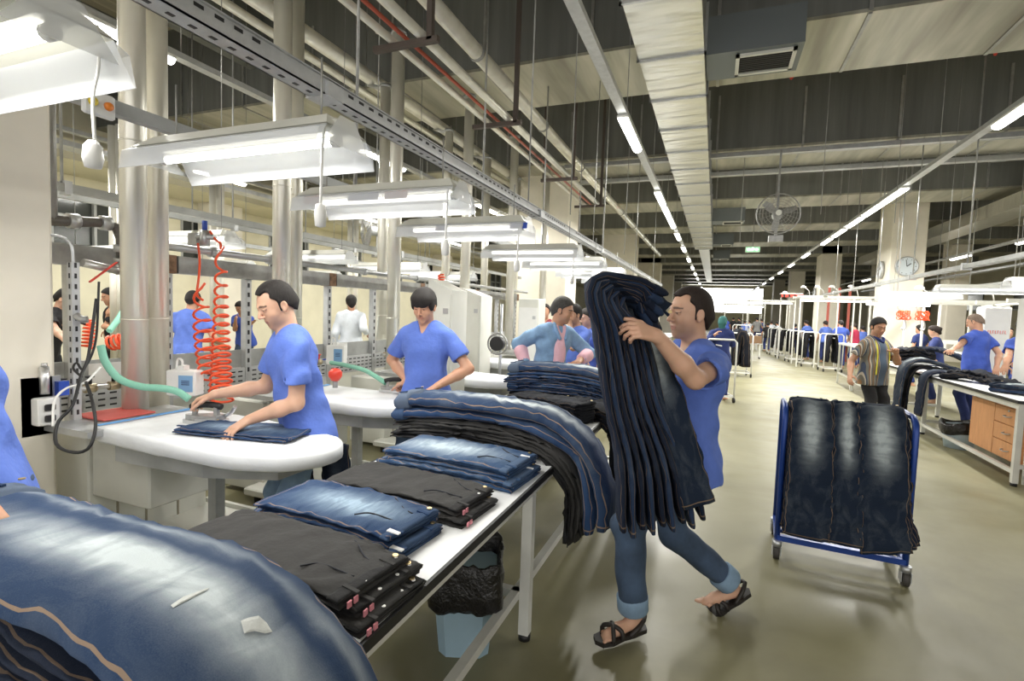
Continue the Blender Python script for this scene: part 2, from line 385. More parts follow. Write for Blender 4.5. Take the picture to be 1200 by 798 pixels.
def tones(V, C, R, s, base, stubble=.3, brow=(.05, .035, .03)):
    L = (V - C) @ R / s; col = np.tile(np.array(base), (len(V), 1)); x, y, z = np.abs(L[:, 0]), L[:, 1], L[:, 2]
    near = np.linalg.norm(L, axis=1) < .17
    def mixin(m, c):
        nonlocal col
        m = np.clip(m, 0, 1)[:, None] * near[:, None]; col = col * (1 - m) + np.array(c) * m
    mixin(stubble * np.exp(-((z + .075) / .030) ** 2) * (y > -.01) * np.clip((y + .01) / .03, 0, 1) * np.exp(-((np.maximum(x - .05, 0)) / .02) ** 2), (.10, .08, .075))
    mixin(.55 * (np.abs(z + .061) < .011) * (x < .023 * (1 - ((z + .061) / .013) ** 2 * .6)) * (y > .07), (.48, .17, .15))
    mixin(.92 * (np.abs(z - (.0275 + .003 * np.sin(x * 70))) < .0045 + (x < .03) * .001) * (x > .012) * (x < .050) * (y > .05), brow)
    mixin(.8 * (np.abs(z - .0095) < .0022) * (x > .017) * (x < .045) * (y > .06), (.05, .03, .025))
    mixin(.9 * (((x - .031) ** 2 + (z - .005) ** 2) < .0052 ** 2) * (y > .07), (.03, .02, .015))
    mixin(.35 * np.exp(-((x - .0) / .013) ** 2 - ((z + .028) / .009) ** 2) * (y > .09), (.6, .25, .18))
    return col
WR = []
def wrinkle(seed, amp, lo_=22, hi_=55):
    rnd = random.Random(seed); fr = []
    for i in range(6):
        a = rnd.uniform(0, 6.28); f = rnd.uniform(lo_, hi_); el_ = rnd.uniform(-.6, .6)
        fr.append((f * math.cos(a) * .8, f * math.sin(a) * .8, f * el_ * 1.3, rnd.uniform(0, 6), rnd.uniform(.3, 1)))
    return amp / 3., fr
def person(label, pos, yaw, H=1.73, lean=0., side=0., hyaw=0., hpitch=0., hroll=0., hands=(None, None), hint=((-.5, -.4, -.8), (.5, -.4, -.8)),
           hdir=(None, None), hn=(None, None), curl=(.35, .5, .4), feet=(None, None), drop=0., shirt='tee', shirt_m=None, pants_m=None, hair='short', hair_m=None,
           tone=(.55, .30, .19), stub=.3, res=.012, fine=.0045, hero=True, seed=1, shoe_m=None, cat='person', group=None, hip_shift=(0, 0), fat=0., pants=True, twist=0., curls=None, kn=None, wr=1.):
    """local frame: faces +y. Hand and foot targets are world positions (wrist / ankle)."""
    s = H / 1.75; root = thing('person', label, cat, (pos[0], pos[1], pos[2] if len(pos) > 2 else 0.), yaw, group)
    cy, sy = math.cos(yaw), math.sin(yaw); Rw = np.array([[cy, -sy, 0], [sy, cy, 0], [0, 0, 1]]); O = np.array((pos[0], pos[1], pos[2] if len(pos) > 2 else 0.))
    loc = lambda p: Rw.T @ (np.array(p, float) - O); ld = lambda d: Rw.T @ np.array(d, float)
    Z = v3(0, 0, 1); Pv = v3(hip_shift[0], hip_shift[1], .94 * s - drop); u = unit(v3(math.sin(side), math.sin(lean), math.cos(lean) * math.cos(side)))
    rt = v3(math.cos(twist), math.sin(twist), 0); rt = unit(rt - u * rt.dot(u)); fw = np.cross(u, rt)
    g = lambda x, y, z: Pv + (rt * x + fw * y + u * z) * s
    nb = g(0, -.015, .52); R = rotm(hyaw + twist * .5, hpitch, hroll); hu = unit(u * .6 + Z * .4 + fw * .15)
    HC = nb + hu * .135 * s + v3(R[0, 1], R[1, 1], 0) * .030 * s
    # torso
    f = fat; body = [rc(g(-.085, 0, 0), g(.085, 0, 0), .105 * s, .105 * s, .05), el(g(0, .005 + f * .3, .14), np.array((.150 + f, .108 + f, .16)) * s, .06, np.c_[rt, fw, u]),
            el(g(0, 0, .33), np.array((.172 + f * .4, .112 + f * .4, .17)) * s, .06, np.c_[rt, fw, u]), rc(g(-.12, -.01, .435), g(.12, -.01, .435), .048 * s, .048 * s, .05), rc(g(-.06, -.02, .465), g(.06, -.02, .465), .048 * s, .048 * s, .04),
            rc(nb - u * .02, HC + R @ v3(0, -.022, -.05) * s, .058 * s, .052 * s, .03)]
    tee = [rc(g(-.072, 0, -.03), g(.072, 0, -.03), .128 * s, .128 * s, .05), rc(g(-.086, 0, -.13), g(.086, 0, -.13), .134 * s, .134 * s, .05), el(g(0, .008 + f * .3, .12), np.array((.172 + f, .130 + f, .20)) * s, .06, np.c_[rt, fw, u]),
           el(g(0, 0, .33), np.array((.188 + f * .4, .128 + f * .4, .18)) * s, .06, np.c_[rt, fw, u]), rc(g(-.13, -.01, .438), g(.13, -.01, .438), .066 * s, .066 * s, .04), rc(g(-.06, -.02, .475), g(.06, -.02, .475), .068 * s, .068 * s, .04)]
    arms = []; handsP = []; boxes = []; sl = []; slc = []
    for i, sx in enumerate((-1, 1)):
        S = g(sx * .172, -.01, .430); T = loc(hands[i]) if hands[i] is not None else g(sx * .27, .06, -.10)
        E, W = ik(S, T, .295 * s, .265 * s, ld(hint[i]) if hands[i] is not None else v3(sx * .3, -1, 0))
        if hands[i] is None: E, W = ik(S, T, .295 * s, .265 * s, v3(sx * .4, -1, 0))
        body += [rc(S, E, .047 * s, .040 * s, .03), rc(E, E + (W - E) * .35, .040 * s, .042 * s, .02), rc(E + (W - E) * .35, W, .042 * s, .027 * s, .02)]
        d = ld(hdir[i]) if hdir[i] is not None else (W - E); n = ld(hn[i]) if hn[i] is not None else (v3(-sx, 0, 0) if abs(unit(d)[2]) > .6 else v3(0, 0, -1))
        # thumb on the inner/forward side: for a palm-down left hand (i=0) the thumb lies to the right
        tn = np.cross(unit(d), unit(n)); sd = 1 if (np.dot(np.cross(np.cross(unit(d), unit(n)), unit(d)), n) > 0) == (i == 1) else -1
        handsP += hand_prims(W, d, n, sd * 1., curls[i] if curls else curl, s)
        c = W + unit(d) * .07 * s; boxes.append((c - .13 * s, c + .13 * s, fine))
        if shirt in ('tee', 'polo'):
            M_ = S + (E - S) * .66; nn = unit(E - S); sl += [rc(S, M_ + nn * .05, .062 * s, .076 * s, .022, cut=((nn, M_),))]; slc += [rc(M_ - nn * .012, E, .056 * s, .056 * s, .004, op='s')]
        elif shirt == 'rolled':
            M_ = S + (E - S) * .98; sl += [rc(S, E, .072 * s, .062 * s, .035), rc(E, E + (W - E) * .3, .062 * s, .056 * s, .02)]
        else:
            nn = unit(W - E); M_ = E + (W - E) * .93; sl += [rc(S, E, .070 * s, .062 * s, .03), rc(E, W, .062 * s, .048 * s, .02, cut=((nn, M_),))]; slc += [rc(M_ - nn * .02, W + nn * .05, .034 * s, .034 * s, .004, op='s')]
        arms.append((S, E, W))
    # legs
    legs = []; pnt = []; feetP = []; shoes = []
    for i, sx in enumerate((-1, 1)):
        Hh = Pv + v3(sx * .09, 0, -.02) * s; A = loc(feet[i]) if feet[i] is not None else v3(sx * .11 + hip_shift[0] * .3, 0, .085 * s)
        K, A = ik(Hh, A, .44 * s, .43 * s, v3(sx * .15, 1, 0) if kn is None else v3(*kn))
        legs += [rc(Hh, K, .080 * s, .052 * s, .03), rc(K, A, .053 * s, .036 * s, .03)]
        ft = unit(v3(sx * .25, 1, 0))
        ad = unit(A - K)
        if abs(ad[2]) < .93: ft = unit(v3(0, 1, -.1 if ad[1] < 0 else .1))
        legs += [rc(A + v3(0, 0, -.045 * s) - ft * .03, A + ft * .10 * s + v3(0, 0, -.055 * s), .030 * s, .026 * s, .02), rc(A + ft * .08 * s + v3(0, 0, -.058 * s), A + ft * .145 * s + v3(0, 0, -.062 * s), .027 * s, .020 * s, .02)]
        for q in range(5):
            o = np.cross(ft, Z) * (.032 - q * .016) * (1 if sx > 0 else -1); legs.append(rc(A + ft * .14 * s + o + v3(0, 0, -.068 * s), A + ft * (.185 - q * .008) * s + o * 1.05 + v3(0, 0, -.072 * s), .0095 * s, .008 * s, .004))
        shoes.append((A, ft)); nn = unit(A - K); C_ = A - nn * .02
        pnt += [rc(Hh + v3(0, 0, .02), K, .090 * s, .068 * s, .04), rc(K, A, .072 * s, .062 * s, .03, cut=((nn, C_),))]
    pnt += [rc(Pv + v3(-.07, 0, .03) * s, Pv + v3(.07, 0, .03) * s, .108 * s, .108 * s, .05), rc(Pv + v3(-.06, -.03, -.02) * s, Pv + v3(.06, -.03, -.02) * s, .10 * s, .10 * s, .04)]
    top = dict(t='plane', n=u, o=g(0, 0, -.05)); bot = dict(t='plane', n=-u, o=g(0, 0, -.13 if shirt != 'long_jacket' else -.25))
    hb = (HC - .16 * s, HC + .16 * s, fine * .85)
    fines = [hb] + boxes if hero else []
    HP = head_prims(HC, R, s)
    V, Q = implicit(HP + body + handsP + legs, res, fines)
    o = mesh_np('body', V, Q, SKIN, root, tones(V, HC, R, s, tone, stub))
    # shirt: neck opening (V or round) lets the skin show
    nk = nb + fw * .035 * s; neck = [rc(nb + u * .018 * s + fw * .008, nb + hu * .14 * s + fw * .015, .056 * s, .064 * s, .008, op='s')]
    if shirt in ('tee', 'open', 'polo'): neck.append(rc(nb + fw * .055 * s + u * .012 * s, nb + fw * .125 * s - u * .075 * s, .040 * s, .010 * s, .006, op='s'))
    V, Q = implicit(tee + sl + slc + neck + [bot], res * .8 if hero else res, [], wrinkle(seed, (.014 if hero else .006) * wr))
    o = mesh_np({'tee': 't_shirt', 'polo': 'polo_shirt', 'open': 'open_shirt', 'rolled': 'shirt'}.get(shirt, 'shirt'), V, Q, shirt_m, root)
    if pants:
        V, Q = implicit(pnt + [top], res, [], wrinkle(seed + 5, .013 if hero else .003)); mesh_np('trousers', V, Q, pants_m, root)
    # hair
    if hair != 'none':
        q = lambda x, y, z: HC + R @ (np.array((x, y, z)) * s); n1 = R @ unit(v3(0, .72, -.70)); off = {'short': .0, 'receding': -.012, 'fringe': .010, 'cropped': -.014, 'long': .0, 'scarf': .012}[hair]
        th = {'cropped': .0015, 'receding': .012, 'fringe': .019}.get(hair, .014)
        hp = [el(q(0, -.014, .038), np.array((.075 + th, .095 + th, .085 + th)) * s, .01, R), rc(q(0, -.06, -.02), q(0, -.055, -.065), (.055 + th) * s, .045 * s, .03)]
        hp.append(dict(t='plane', n=n1, o=q(0, .045 + off, .052)))
        if hair == 'receding':   # two temple recesses
            hp += [el(q(x * .048, .075, .075), np.array((.026, .05, .030)) * s, .01, R, op='s') for x in (-1, 1)]
        for x in (-1, 1): hp.append(rc(q(x * .0745, .006, .03), q(x * .072, .012, -.022), .011 * s, .006 * s, .01))
        for x in (-1, 1): hp.append(el(q(x * .088, .0, -.012), np.array((.016, .018, .034)) * s, .006, R, op='s'))
        if hair == 'fringe': hp += [el(q(0, .030, .070), np.array((.082, .078, .050)) * s, .02, R), el(q(.0, .076, .046), np.array((.066, .028, .032)) * s, .015, R), el(q(-.07, .03, .02), np.array((.018, .03, .04)) * s, .01, R), el(q(.07, .03, .02), np.array((.018, .03, .04)) * s, .01, R)]
        if hair == 'long': hp += [rc(q(0, -.08, .0), q(0, -.095, -.07), .045 * s, .03 * s, .03), el(q(0, -.12, .02), np.array((.04, .04, .04)) * s, .02, R)]
        if hair == 'scarf': hp += [rc(q(0, -.07, -.02), q(0, -.06, -.12), .07 * s, .06 * s, .04)]
        V, Q = implicit(hp, (.0045 if hero else .009), [], wrinkle(seed + 9, .0035 if hair not in ('scarf', 'cropped') else .001)); mesh_np('headscarf' if hair == 'scarf' else 'hair', V, Q, hair_m, root)
    return root, dict(HC=HC, R=R, s=s, g=g, shoes=shoes, Rw=Rw, O=O, pnt=pnt, arms=arms)
# ------------------------------------------------------------------ garments: a folded leg of cloth swept along a path
def slab(path, side, w0, w1, th, n=40, M=22, seed=0, amp=.006, bulge=.35, tilt=0., taper_th=1., flat=1.):
    """vertices, faces, uv of a padded strip following path; side = direction across it"""
    P = spline(path, n); V = []; UV = []; side = unit(side); rnd = random.Random(seed); off = (rnd.uniform(0, 50), rnd.uniform(0, 50), rnd.uniform(0, 50))
    L = np.r_[0, np.cumsum(np.linalg.norm(np.diff(P, axis=0), axis=1))]
    for i in range(n):
        t = unit(P[min(i + 1, n - 1)] - P[max(i - 1, 0)]); sd = unit(side - t * side.dot(t)); nn = np.cross(sd, t)
        if i and nn.dot(pn) < 0: nn = -nn
        elif i == 0 and nn[2] < 0 and abs(nn[2]) > .2: nn = -nn
        pn = nn; u = L[i] / L[-1]; w = w0 + (w1 - w0) * u; h = th * (1 + (taper_th - 1) * u)
        e = min(1, (.55 if u < .5 else .85) + 8 * min(u, 1 - u))
        for k in range(M):
            a = 2 * math.pi * k / M; ca, sa = math.cos(a), math.sin(a)
            cx = math.copysign(abs(ca) ** .55, ca); cz = math.copysign(abs(sa) ** (.55 + bulge), sa)
            p = P[i] + sd * cx * w / 2 + nn * cz * h / 2 * e
            q = Vector((L[i] * 9 + off[0], cx * w * 12 + off[1], off[2] + (0 if sa > 0 else 3)))
            d = (mnoise.noise(q) + .5 * mnoise.noise(q * 2.3) + .9 * (1 - 2.2 * abs(mnoise.noise(Vector((L[i] * 15 + cx * w * 6 + off[1], cx * w * 5 - L[i] * 3, off[0]))))) - .3) * amp
            V.append(p + nn * d * (1 if sa >= 0 else -.6) + sd * d * .5); UV.append((u, .5 + cx * .5))
    F = [(i * M + k, i * M + (k + 1) % M, (i + 1) * M + (k + 1) % M, (i + 1) * M + k) for i in range(n - 1) for k in range(M)]
    F += [tuple(range(M - 1, -1, -1)), tuple((n - 1) * M + k for k in range(M))]
    return V, F, UV
def sub_path(path, a, b, lift=0.):
    P = spline(path, 40); s = np.linspace(0, 1, 40); return [np.array([np.interp(q, s, P[:, k]) for k in range(3)]) + v3(0, 0, lift) for q in np.linspace(a, b, max(3, int((b - a) * 20)))]
def garment(name, label, path, side, w0, w1, th, m, cat='jeans', group=None, layers=2, n=40, seed=0, amp=.006, band=True, band_m=None, tab=None, M=22, bandw=1.03, shift=None, one=False, hem=True, bulge=.35, pocket=False):
    """folded trousers: stacked legs, a waistband round the first end, patch tab, button; returned as one thing"""
    path = [np.array(p, float) for p in path]; o0 = path[0]
    if one:
        V, F, UV = slab(path, side, w0, w1, th, n, M, seed, amp); mb = MB(); mb.add(V, F, True)
        return tag(mb.build(name, m, None, uv=UV), label, cat, group)
    root = thing(name, label, cat, tuple(o0), 0, group); sd = unit(side)
    for l in range(layers):
        f = (l + .5) / layers - .5
        t0 = unit(path[1] - path[0]); nn0 = np.cross(sd, t0); nn0 = nn0 if nn0[2] > 0 else -nn0
        pts = []
        for i, p in enumerate(path):
            t = unit(path[min(i + 1, len(path) - 1)] - path[max(i - 1, 0)]); nn = np.cross(unit(sd - t * sd.dot(t)), t)
            if i == 0: nn = nn0
            elif nn.dot(pn) < 0: nn = -nn
            pn = nn; pts.append(p + nn * f * th - o0 + sd * (shift or .012) * (l % 2) * 1.0)
        if l == 0 and layers > 1: pts[-1] = pts[-1] + unit(pts[-1] - pts[-2]) * -.02
        V, F, UV = slab(pts, side, w0, w1, th / layers * 1.08, n, M, seed + l, amp, bulge); mb = MB(); mb.add(V, F, True); mb.build('leg', m, root, uv=UV)
        top = pts
    if band:
        bp = sub_path(top, 0., .055); V, F, UV = slab(bp, side, w0 * bandw, w0 * bandw, th / layers * 1.5, 6, M, seed, amp * .4, bulge=.1)
        mb = MB(); mb.add(V, F, True); wb = mb.build('waistband', band_m or m, root, uv=[(.5, .9)] * len(UV))
        P = np.array(bp[len(bp) // 2]); t = unit(bp[-1] - bp[0]); nn = np.cross(sd, t); nn = nn if nn[2] > 0 else -nn
        for q in (-.3, .28):
            mb = MB(); c = P + sd * q * w0; mb.bar(c - t * .025 + nn * th / layers * .78, c + t * .025 + nn * th / layers * .78, .012, .006, up=nn); mb.build('belt_loop', m, root)
        mb = MB(); c = P + sd * .42 * w0 + nn * th / layers * .8; mb.tube([c, c + nn * .004], .009, 12); mb.build('button', MATS['brass'], root)
    if pocket:
        P = np.array(top[0]); t = unit(top[1] - top[0]); nn = np.cross(sd, t); nn = nn if nn[2] > 0 else -nn; h = nn * th / layers * .60
        MB().tube(spline([P + t * .045 + sd * .05 + h, P + t * .09 + sd * .06 + h * 1.15, P + t * .15 + sd * .10 + h * 1.15, P + t * .17 + sd * .42 * w0 + h * .9], 20), .0028, 6).build('pocket_seam', MATS['thread'], root)
        MB().tube(spline([P + t * .05 - sd * .12 * w0 + h * 1.05, P + t * .16 - sd * .15 * w0 + h * 1.2, P + t * .20 - sd * .30 * w0 + h * 1.1], 16), .0025, 6).build('fly_seam', MATS['thread'], root)
    if tab:
        P = np.array(top[0]); t = unit(top[1] - top[0]); nn = np.cross(sd, t); nn = nn if nn[2] > 0 else -nn
        mb = MB(); c = P + sd * tab[0] * w0 + t * .02 + nn * th / layers * .80; mb.bar(c - sd * .012, c + sd * .012, .045, .004, up=nn); tg = mb.build('size_label', MATS['label white'], root); tg['label'] = 'white paper size label'
    return root
mat('thread', (.02, .022, .03), .8); mat('brass', (.55, .42, .22), .35, 1.); mat('label white', (.85, .85, .84), .6)
# ------------------------------------------------------------------ materials of the hall
CREAM = mat('cream wall', (.74, .70, .54), .75, var=.10, vs=1.2)
COLM = mat('cream column', (.84, .79, .68), .65, var=.08, vs=1.5)
GREY = mat('galvanised', (.52, .53, .54), .38, .75, var=.15, vs=9, bump=.15, bs=20)
DULL = mat('dull steel', (.38, .38, .37), .5, .6, var=.25, vs=7)
PAINTG = mat('grey paint', (.40, .41, .40), .5, .15, var=.2, vs=5)
RAILM = mat('perforated rail', (.50, .51, .52), .45, .35, var=.12, vs=14)
DARKB = mat('beam face', (.17, .175, .165), .8, var=.25, vs=.9, stretch=(6, 1, .4))
BLACK = mat('black', (.012, .012, .013), .5); WHITE = mat('white enamel', (.78, .78, .76), .35, var=.05, vs=4)
OFFW = mat('off white enamel', (.66, .66, .60), .4, var=.07, vs=3)
RUST = mat('rusty steel', (.30, .18, .11), .8, var=.5, vs=20)
RED = mat('red', (.75, .06, .035), .4); ORANGE = mat('orange red hose', (.85, .10, .03), .35)
BROWNP = mat('dark bracket', (.09, .07, .06), .7)
def steel_mat():
    t = NT('silver duct'); t.b.inputs['Metallic'].default_value = .5; t.b.inputs['Roughness'].default_value = .3
    f = t.noise(6, 3, stretch=(1, 1, .3)); t.l(t.ramp(f, [(.3, (.72, .70, .62)), (.7, (.88, .86, .78))]), t.b.inputs['Base Color']); return t.m
STEEL = steel_mat()
def duct_mat():
    t = NT('crimped duct'); t.b.inputs['Metallic'].default_value = .9; t.b.inputs['Roughness'].default_value = .3
    t.b.inputs['Base Color'].default_value = (.68, .67, .62, 1); f = t.noise(1., 2, .5, stretch=(1.2, 5., 1)); t.bump(f, .6, .07); return t.m
def soffit_mat():
    t = NT('soffit sheet'); t.b.inputs['Metallic'].default_value = .45; t.b.inputs['Roughness'].default_value = .42
    f = t.noise(1., 3, .6, stretch=(3.2, .35, 1)); t.l(t.ramp(f, [(.3, (.26, .25, .20)), (.5, (.38, .37, .30)), (.75, (.55, .53, .45))]), t.b.inputs['Base Color']); return t.m
def floor_mat():
    t = NT('epoxy floor'); f = t.noise(.45, 6, .65, dist=.6); g = t.noise(7, 5, .7); k = t.noise(2.2, 2, .5)
    c = t.ramp(f, [(.3, (.15, .138, .072)), (.5, (.215, .20, .112)), (.7, (.28, .262, .155))])
    c = t.mix(t.math('MULTIPLY', t.math('GREATER_THAN', g, .74), .45), c, (.12, .11, .08)); t.l(c, t.b.inputs['Base Color'])
    t.l(t.math('ADD', .26, t.math('MULTIPLY', k, .34)), t.b.inputs['Roughness']); t.bump(t.noise(3, 3), .08, .02); return t.m
def ceiling_mat():
    t = NT('ceiling deck'); w = t.n('ShaderNodeTexWave'); w.inputs['Scale'].default_value = .55; w.bands_direction = 'X'; t.l(t.n('ShaderNodeTexCoord').outputs['Object'], w.inputs[0])
    t.l(t.ramp(w.outputs['Fac'], [(.35, (.42, .38, .29)), (.5, (.60, .56, .45)), (.9, (.46, .43, .34))]), t.b.inputs['Base Color']); t.b.inputs['Roughness'].default_value = .8; return t.m
SOFF = soffit_mat(); DUCT = duct_mat()
def tube_mat(name, e, c=(1, .98, .90)):
    t = NT(name); t.b.inputs['Base Color'].default_value = (.9, .9, .9, 1); t.b.inputs['Emission Color'].default_value = (*c, 1); t.b.inputs['Emission Strength'].default_value = e; return t.m
TUBE = tube_mat('lit tube', TUBE_E); GLOW = tube_mat('lit cover', 6.)

# ------------------------------------------------------------------ shell
struct('floor', MB().bb((-12.2, -4, -.2), (13.2, 64.2, 0)), floor_mat())
struct('ceiling', MB().bb((-12.2, -4, 6.6), (13.2, 64.2, 6.8)), ceiling_mat())
# left wall with two bands of windows
def wall_holes(axis_x, y0, y1, z0, z1, holes, th=.2):
    mb = MB(); ys = sorted({y0, y1} | {h[0] for h in holes} | {h[1] for h in holes}); zs = sorted({z0, z1} | {h[2] for h in holes} | {h[3] for h in holes})
    for a, b in zip(ys, ys[1:]):
        for c, d in zip(zs, zs[1:]):
            if any(h[0] <= a and b <= h[1] and h[2] <= c and d <= h[3] for h in holes): continue
            mb.bb((axis_x - th / 2, a, c), (axis_x + th / 2, b, d))
    return mb
holes = [(6.0 + 2.6 * k, 7.5 + 2.6 * k, 2.55, 3.75) for k in range(14)]
struct('wall_left', wall_holes(-12.1, -4, 64.2, 0, 6.6, holes), CREAM)
GLASSD = mat('dark window glass', (.05, .055, .05), .12, 0.1)
for k, h in enumerate(holes):
    w = struct('window_%d' % (k + 1), MB().bb((-12.08, h[0], h[2]), (-12.06, h[1], h[3])), GLASSD)
    mb = MB()
    for y in (h[0], (h[0] + h[1]) / 2, h[1]): mb.bb((-12.06, y - .025, h[2]), (-11.98, y + .025, h[3]))
    for z in (h[2], (h[2] + h[3]) / 2, h[3]): mb.bb((-12.06, h[0], z - .025), (-11.98, h[1], z + .025))
    mb.build('window_frame', PAINTG, w)
struct('wall_right', MB().bb((13, -4, 0), (13.2, 64.2, 6.6)), mat('beige wall', (.50, .46, .33), .8, var=.1, vs=.8))
for k in range(6):
    w = struct('window_%d' % (21 + k), MB().bb((12.94, 13 + 7 * k, 2.4), (12.98, 17 + 7 * k, 3.7)), GLASSD)
    mb = MB()
    for z in (2.4, 2.85, 3.3, 3.7): mb.bb((12.88, 13 + 7 * k, z - .04), (12.94, 17 + 7 * k, z + .04))
    mb.build('window_frame', PAINTG, w)
mb = MB()
for lo, hi in (((-12.2, 0), (-3.2, 6.6)), ((4.9, 0), (13.2, 6.6)), ((-3.2, 0), (4.9, 2.1)), ((-3.2, 4.9), (4.9, 6.6))): mb.bb((lo[0], 64, lo[1]), (hi[0], 64.2, hi[1]))
struct('wall_back', mb, CREAM)
w = struct('window_30', MB().bb((-3.2, 64.08, 2.1), (4.9, 64.1, 4.9)), tube_mat('bright daylight panes', 3.0, (1, 1, .93)))
mb = MB()
for x in np.linspace(-3.2, 4.9, 7): mb.bb((x - .03, 64.0, 2.1), (x + .03, 64.07, 4.9))
for z in (2.1, 3.5, 4.9): mb.bb((-3.2, 64.0, z - .03), (4.9, 64.07, z + .03))
mb.build('window_frame', WHITE, w)
# cross beams with sheet soffits
for k in range(13):
    y0 = 2.1 + 4.7 * k
    b = struct('ceiling_beam', MB().bb((-12, y0, 5.02), (13, y0 + 1.45, 6.6)), DARKB)
    mb = MB().bb((-12, y0 - .01, 4.98), (13, y0 + 1.46, 5.02)); mb.build('soffit', SOFF, b)
    mb = MB()
    for x in np.arange(-11, 13, 1.55): mb.bb((x - .02, y0 - .025, 5.0), (x + .02, y0 - .005, 6.1)); mb.bb((x - .02, y0, 4.965), (x + .02, y0 + 1.45, 4.98))
    mb.build('seam', DULL, b)
# long secondary sections between the beams
for x in (-10.5, -7.6, 6.2, 9.5):
    struct('ceiling_rib', MB().bb((x - .15, -3, 5.6), (x + .15, 64, 6.6)), DARKB)
mb = MB().bb((-12, -4, 3.95), (-10.6, 64, 4.3)); struct('trim_1', mb, CREAM)
# columns
def column(x0, x1, y0, y1, side):
    c = struct('concrete_column', MB().bb((x0, y0, 0), (x1, y1, 6.6), b=.02), COLM); return c
column(-4.5, -3.42, .55, 1.72, 0)
for k in range(5): column(-5.0, -3.5, 12.4 + 11.3 * k, 13.4 + 11.3 * k, 0)
for k in range(4): column(4.9, 5.8, 19 + 11.3 * k, 20.4 + 11.3 * k, 1)
for k in range(4): column(-12, -11.4, 9 + 11.3 * k, 9.8 + 11.3 * k, 0)
for k in range(4): column(9.2, 9.9, 16 + 11.3 * k, 16.9 + 11.3 * k, 0)

# ------------------------------------------------------------------ main ventilation duct over the aisle
t = thing('ventilation_duct', 'large crimped silver ventilation duct hanging over the aisle', 'duct', (-.62, 2, 4.5))
mb = MB().bb((-.35, 0, 0), (.35, 22, .5)); mb.build('duct_body', DUCT, t)
for k in range(19):
    mb = MB(); y = .6 + 1.18 * k; mb.bb((-.375, y - .015, -.025), (.375, y + .015, -.0)); mb.bb((-.375, y - .015, -.025), (-.35, y + .015, .52)); mb.bb((.35, y - .015, -.025), (.375, y + .015, .52)); mb.build('flange', GREY, t)
mb = MB().bb((-.22, 22, .05), (.22, 46, .4)); mb.build('duct_extension', DUCT, t)
for k, (y, ln) in enumerate(((6.4, 1), (17.4, .95), (22.9, .8), (28.5, .8))):
    t = thing('air_outlet', ['grey air outlet box with grille, nearest on the big duct', 'grey air outlet box beside the ceiling fan', 'small grey air outlet box behind the exit sign', 'farthest small grey air outlet box on the duct'][k], 'air vent', (-.26, y, 4.58), 0, 'air outlets')
    mb = MB().bb((0, 0, 0), (ln, .7, .42)); mb.build('outlet_box', mat('vent box', (.16, .18, .19), .5, .3), t)
    mb = MB(); mb.bb((.32, .08, -.03), (ln - .06, .12, 0)); mb.bb((.32, .56, -.03), (ln - .06, .6, 0)); mb.bb((.32, .08, -.03), (.36, .6, 0)); mb.bb((ln - .1, .08, -.03), (ln - .06, .6, 0)); mb.build('grille_frame', OFFW, t)
    mb = MB()
    for q in range(9): mb.bb((.36, .13 + q * .047, -.02), (ln - .1, .15 + q * .047, -.005))
    mb.build('grille', BLACK, t)

# ------------------------------------------------------------------ strip light rows
def light_row(x, y0, y1, z, lab, short, spans, n_light):
    t = thing('light_track', lab, 'light track', (x, y0, z))
    mb = MB(); mb.bb((-.055, 0, .06), (.055, y1 - y0, .12)); mb.build('tray', RAILM, t)
    for y in np.arange(.8, y1 - y0, 3.0): MB().tube([(0, y, .1), (0, y, 6.6 - z)], .006, 5).build('hanger_wire', DULL, t)
    for k, (a, b) in enumerate(spans):
        f = thing('strip_light', '', 'strip light', (x, a, z), 0, 'strip lights on ' + short)
        f['label'] = ('nearest' if k == 0 else ['', 'second', 'third', 'fourth', 'fifth', 'sixth', 'seventh', 'eighth', 'ninth', 'tenth', 'eleventh', 'twelfth'][k]) + ' lit strip light on ' + short
        mb = MB().bb((-.07, 0, .02), (.07, b - a, .06), b=.01); mb.build('housing', WHITE, f)
        mb = MB(); r = .06; prof = [(r * math.cos(q) * 1.05, r * math.sin(q) * .8 + .02) for q in np.linspace(math.pi, 2 * math.pi, 8)]
        L = b - a; vs = [(px, .02, pz) for px, pz in prof] + [(px, L - .02, pz) for px, pz in prof]; m = len(prof)
        mb.add(vs, [(i, i + 1, m + i + 1, m + i) for i in range(m - 1)] + [tuple(range(m - 1, -1, -1)), tuple(range(m, 2 * m))], True); mb.build('diffuser', GLOW, f)
        if k < n_light: area_light((0, L / 2, -.06), .14, L, ROW_W * L, parent=f)
SPA = [(6.5, 7.85), (10.6, 11.9), (12.1, 13.4), (13.6, 14.9), (16.0, 17.3), (19.2, 20.5), (23, 24.3), (27, 28.3), (31, 32.3), (35, 36.3), (40, 41.3), (46, 47.3)]
SPB = [(6.75, 8.05), (11.25, 12.55), (12.65, 13.95), (14.2, 15.5), (15.9, 17.2), (17.6, 18.9), (21.5, 22.8), (25.5, 26.8), (29.5, 30.8), (34, 35.3), (39, 40.3), (45, 46.3)]
light_row(-1.2, 0, 55, 4.0, 'the long light track left of the big duct', 'the track left of the big duct', SPA, 11)
light_row(3.05, 0, 55, 4.0, 'the long light track above the right side of the aisle', 'the track right of the aisle', SPB, 11)
light_row(-5.3, 0, 45, 4.0, 'the light track over the ironing rows', 'the track over the ironing rows', [(2.4, 3.72), (6.7, 7.9), (10.9, 12.0), (12.2, 13.3), (17, 18.3), (22, 23.3)], 5)
light_row(-9.3, 0, 45, 4.0, 'the light track near the left wall', 'the track near the left wall', [(3.0, 4.3), (6.9, 8.05), (12, 13.3), (17, 18.3), (22, 23.3)], 4)
light_row(7.2, 3, 50, 3.75, 'the light track over the right hand tables', 'the track over the right hand tables', [(9.5, 10.8), (12.3, 13.6), (16, 17.3), (20, 21.3), (25, 26.3), (31, 32.3)], 5)

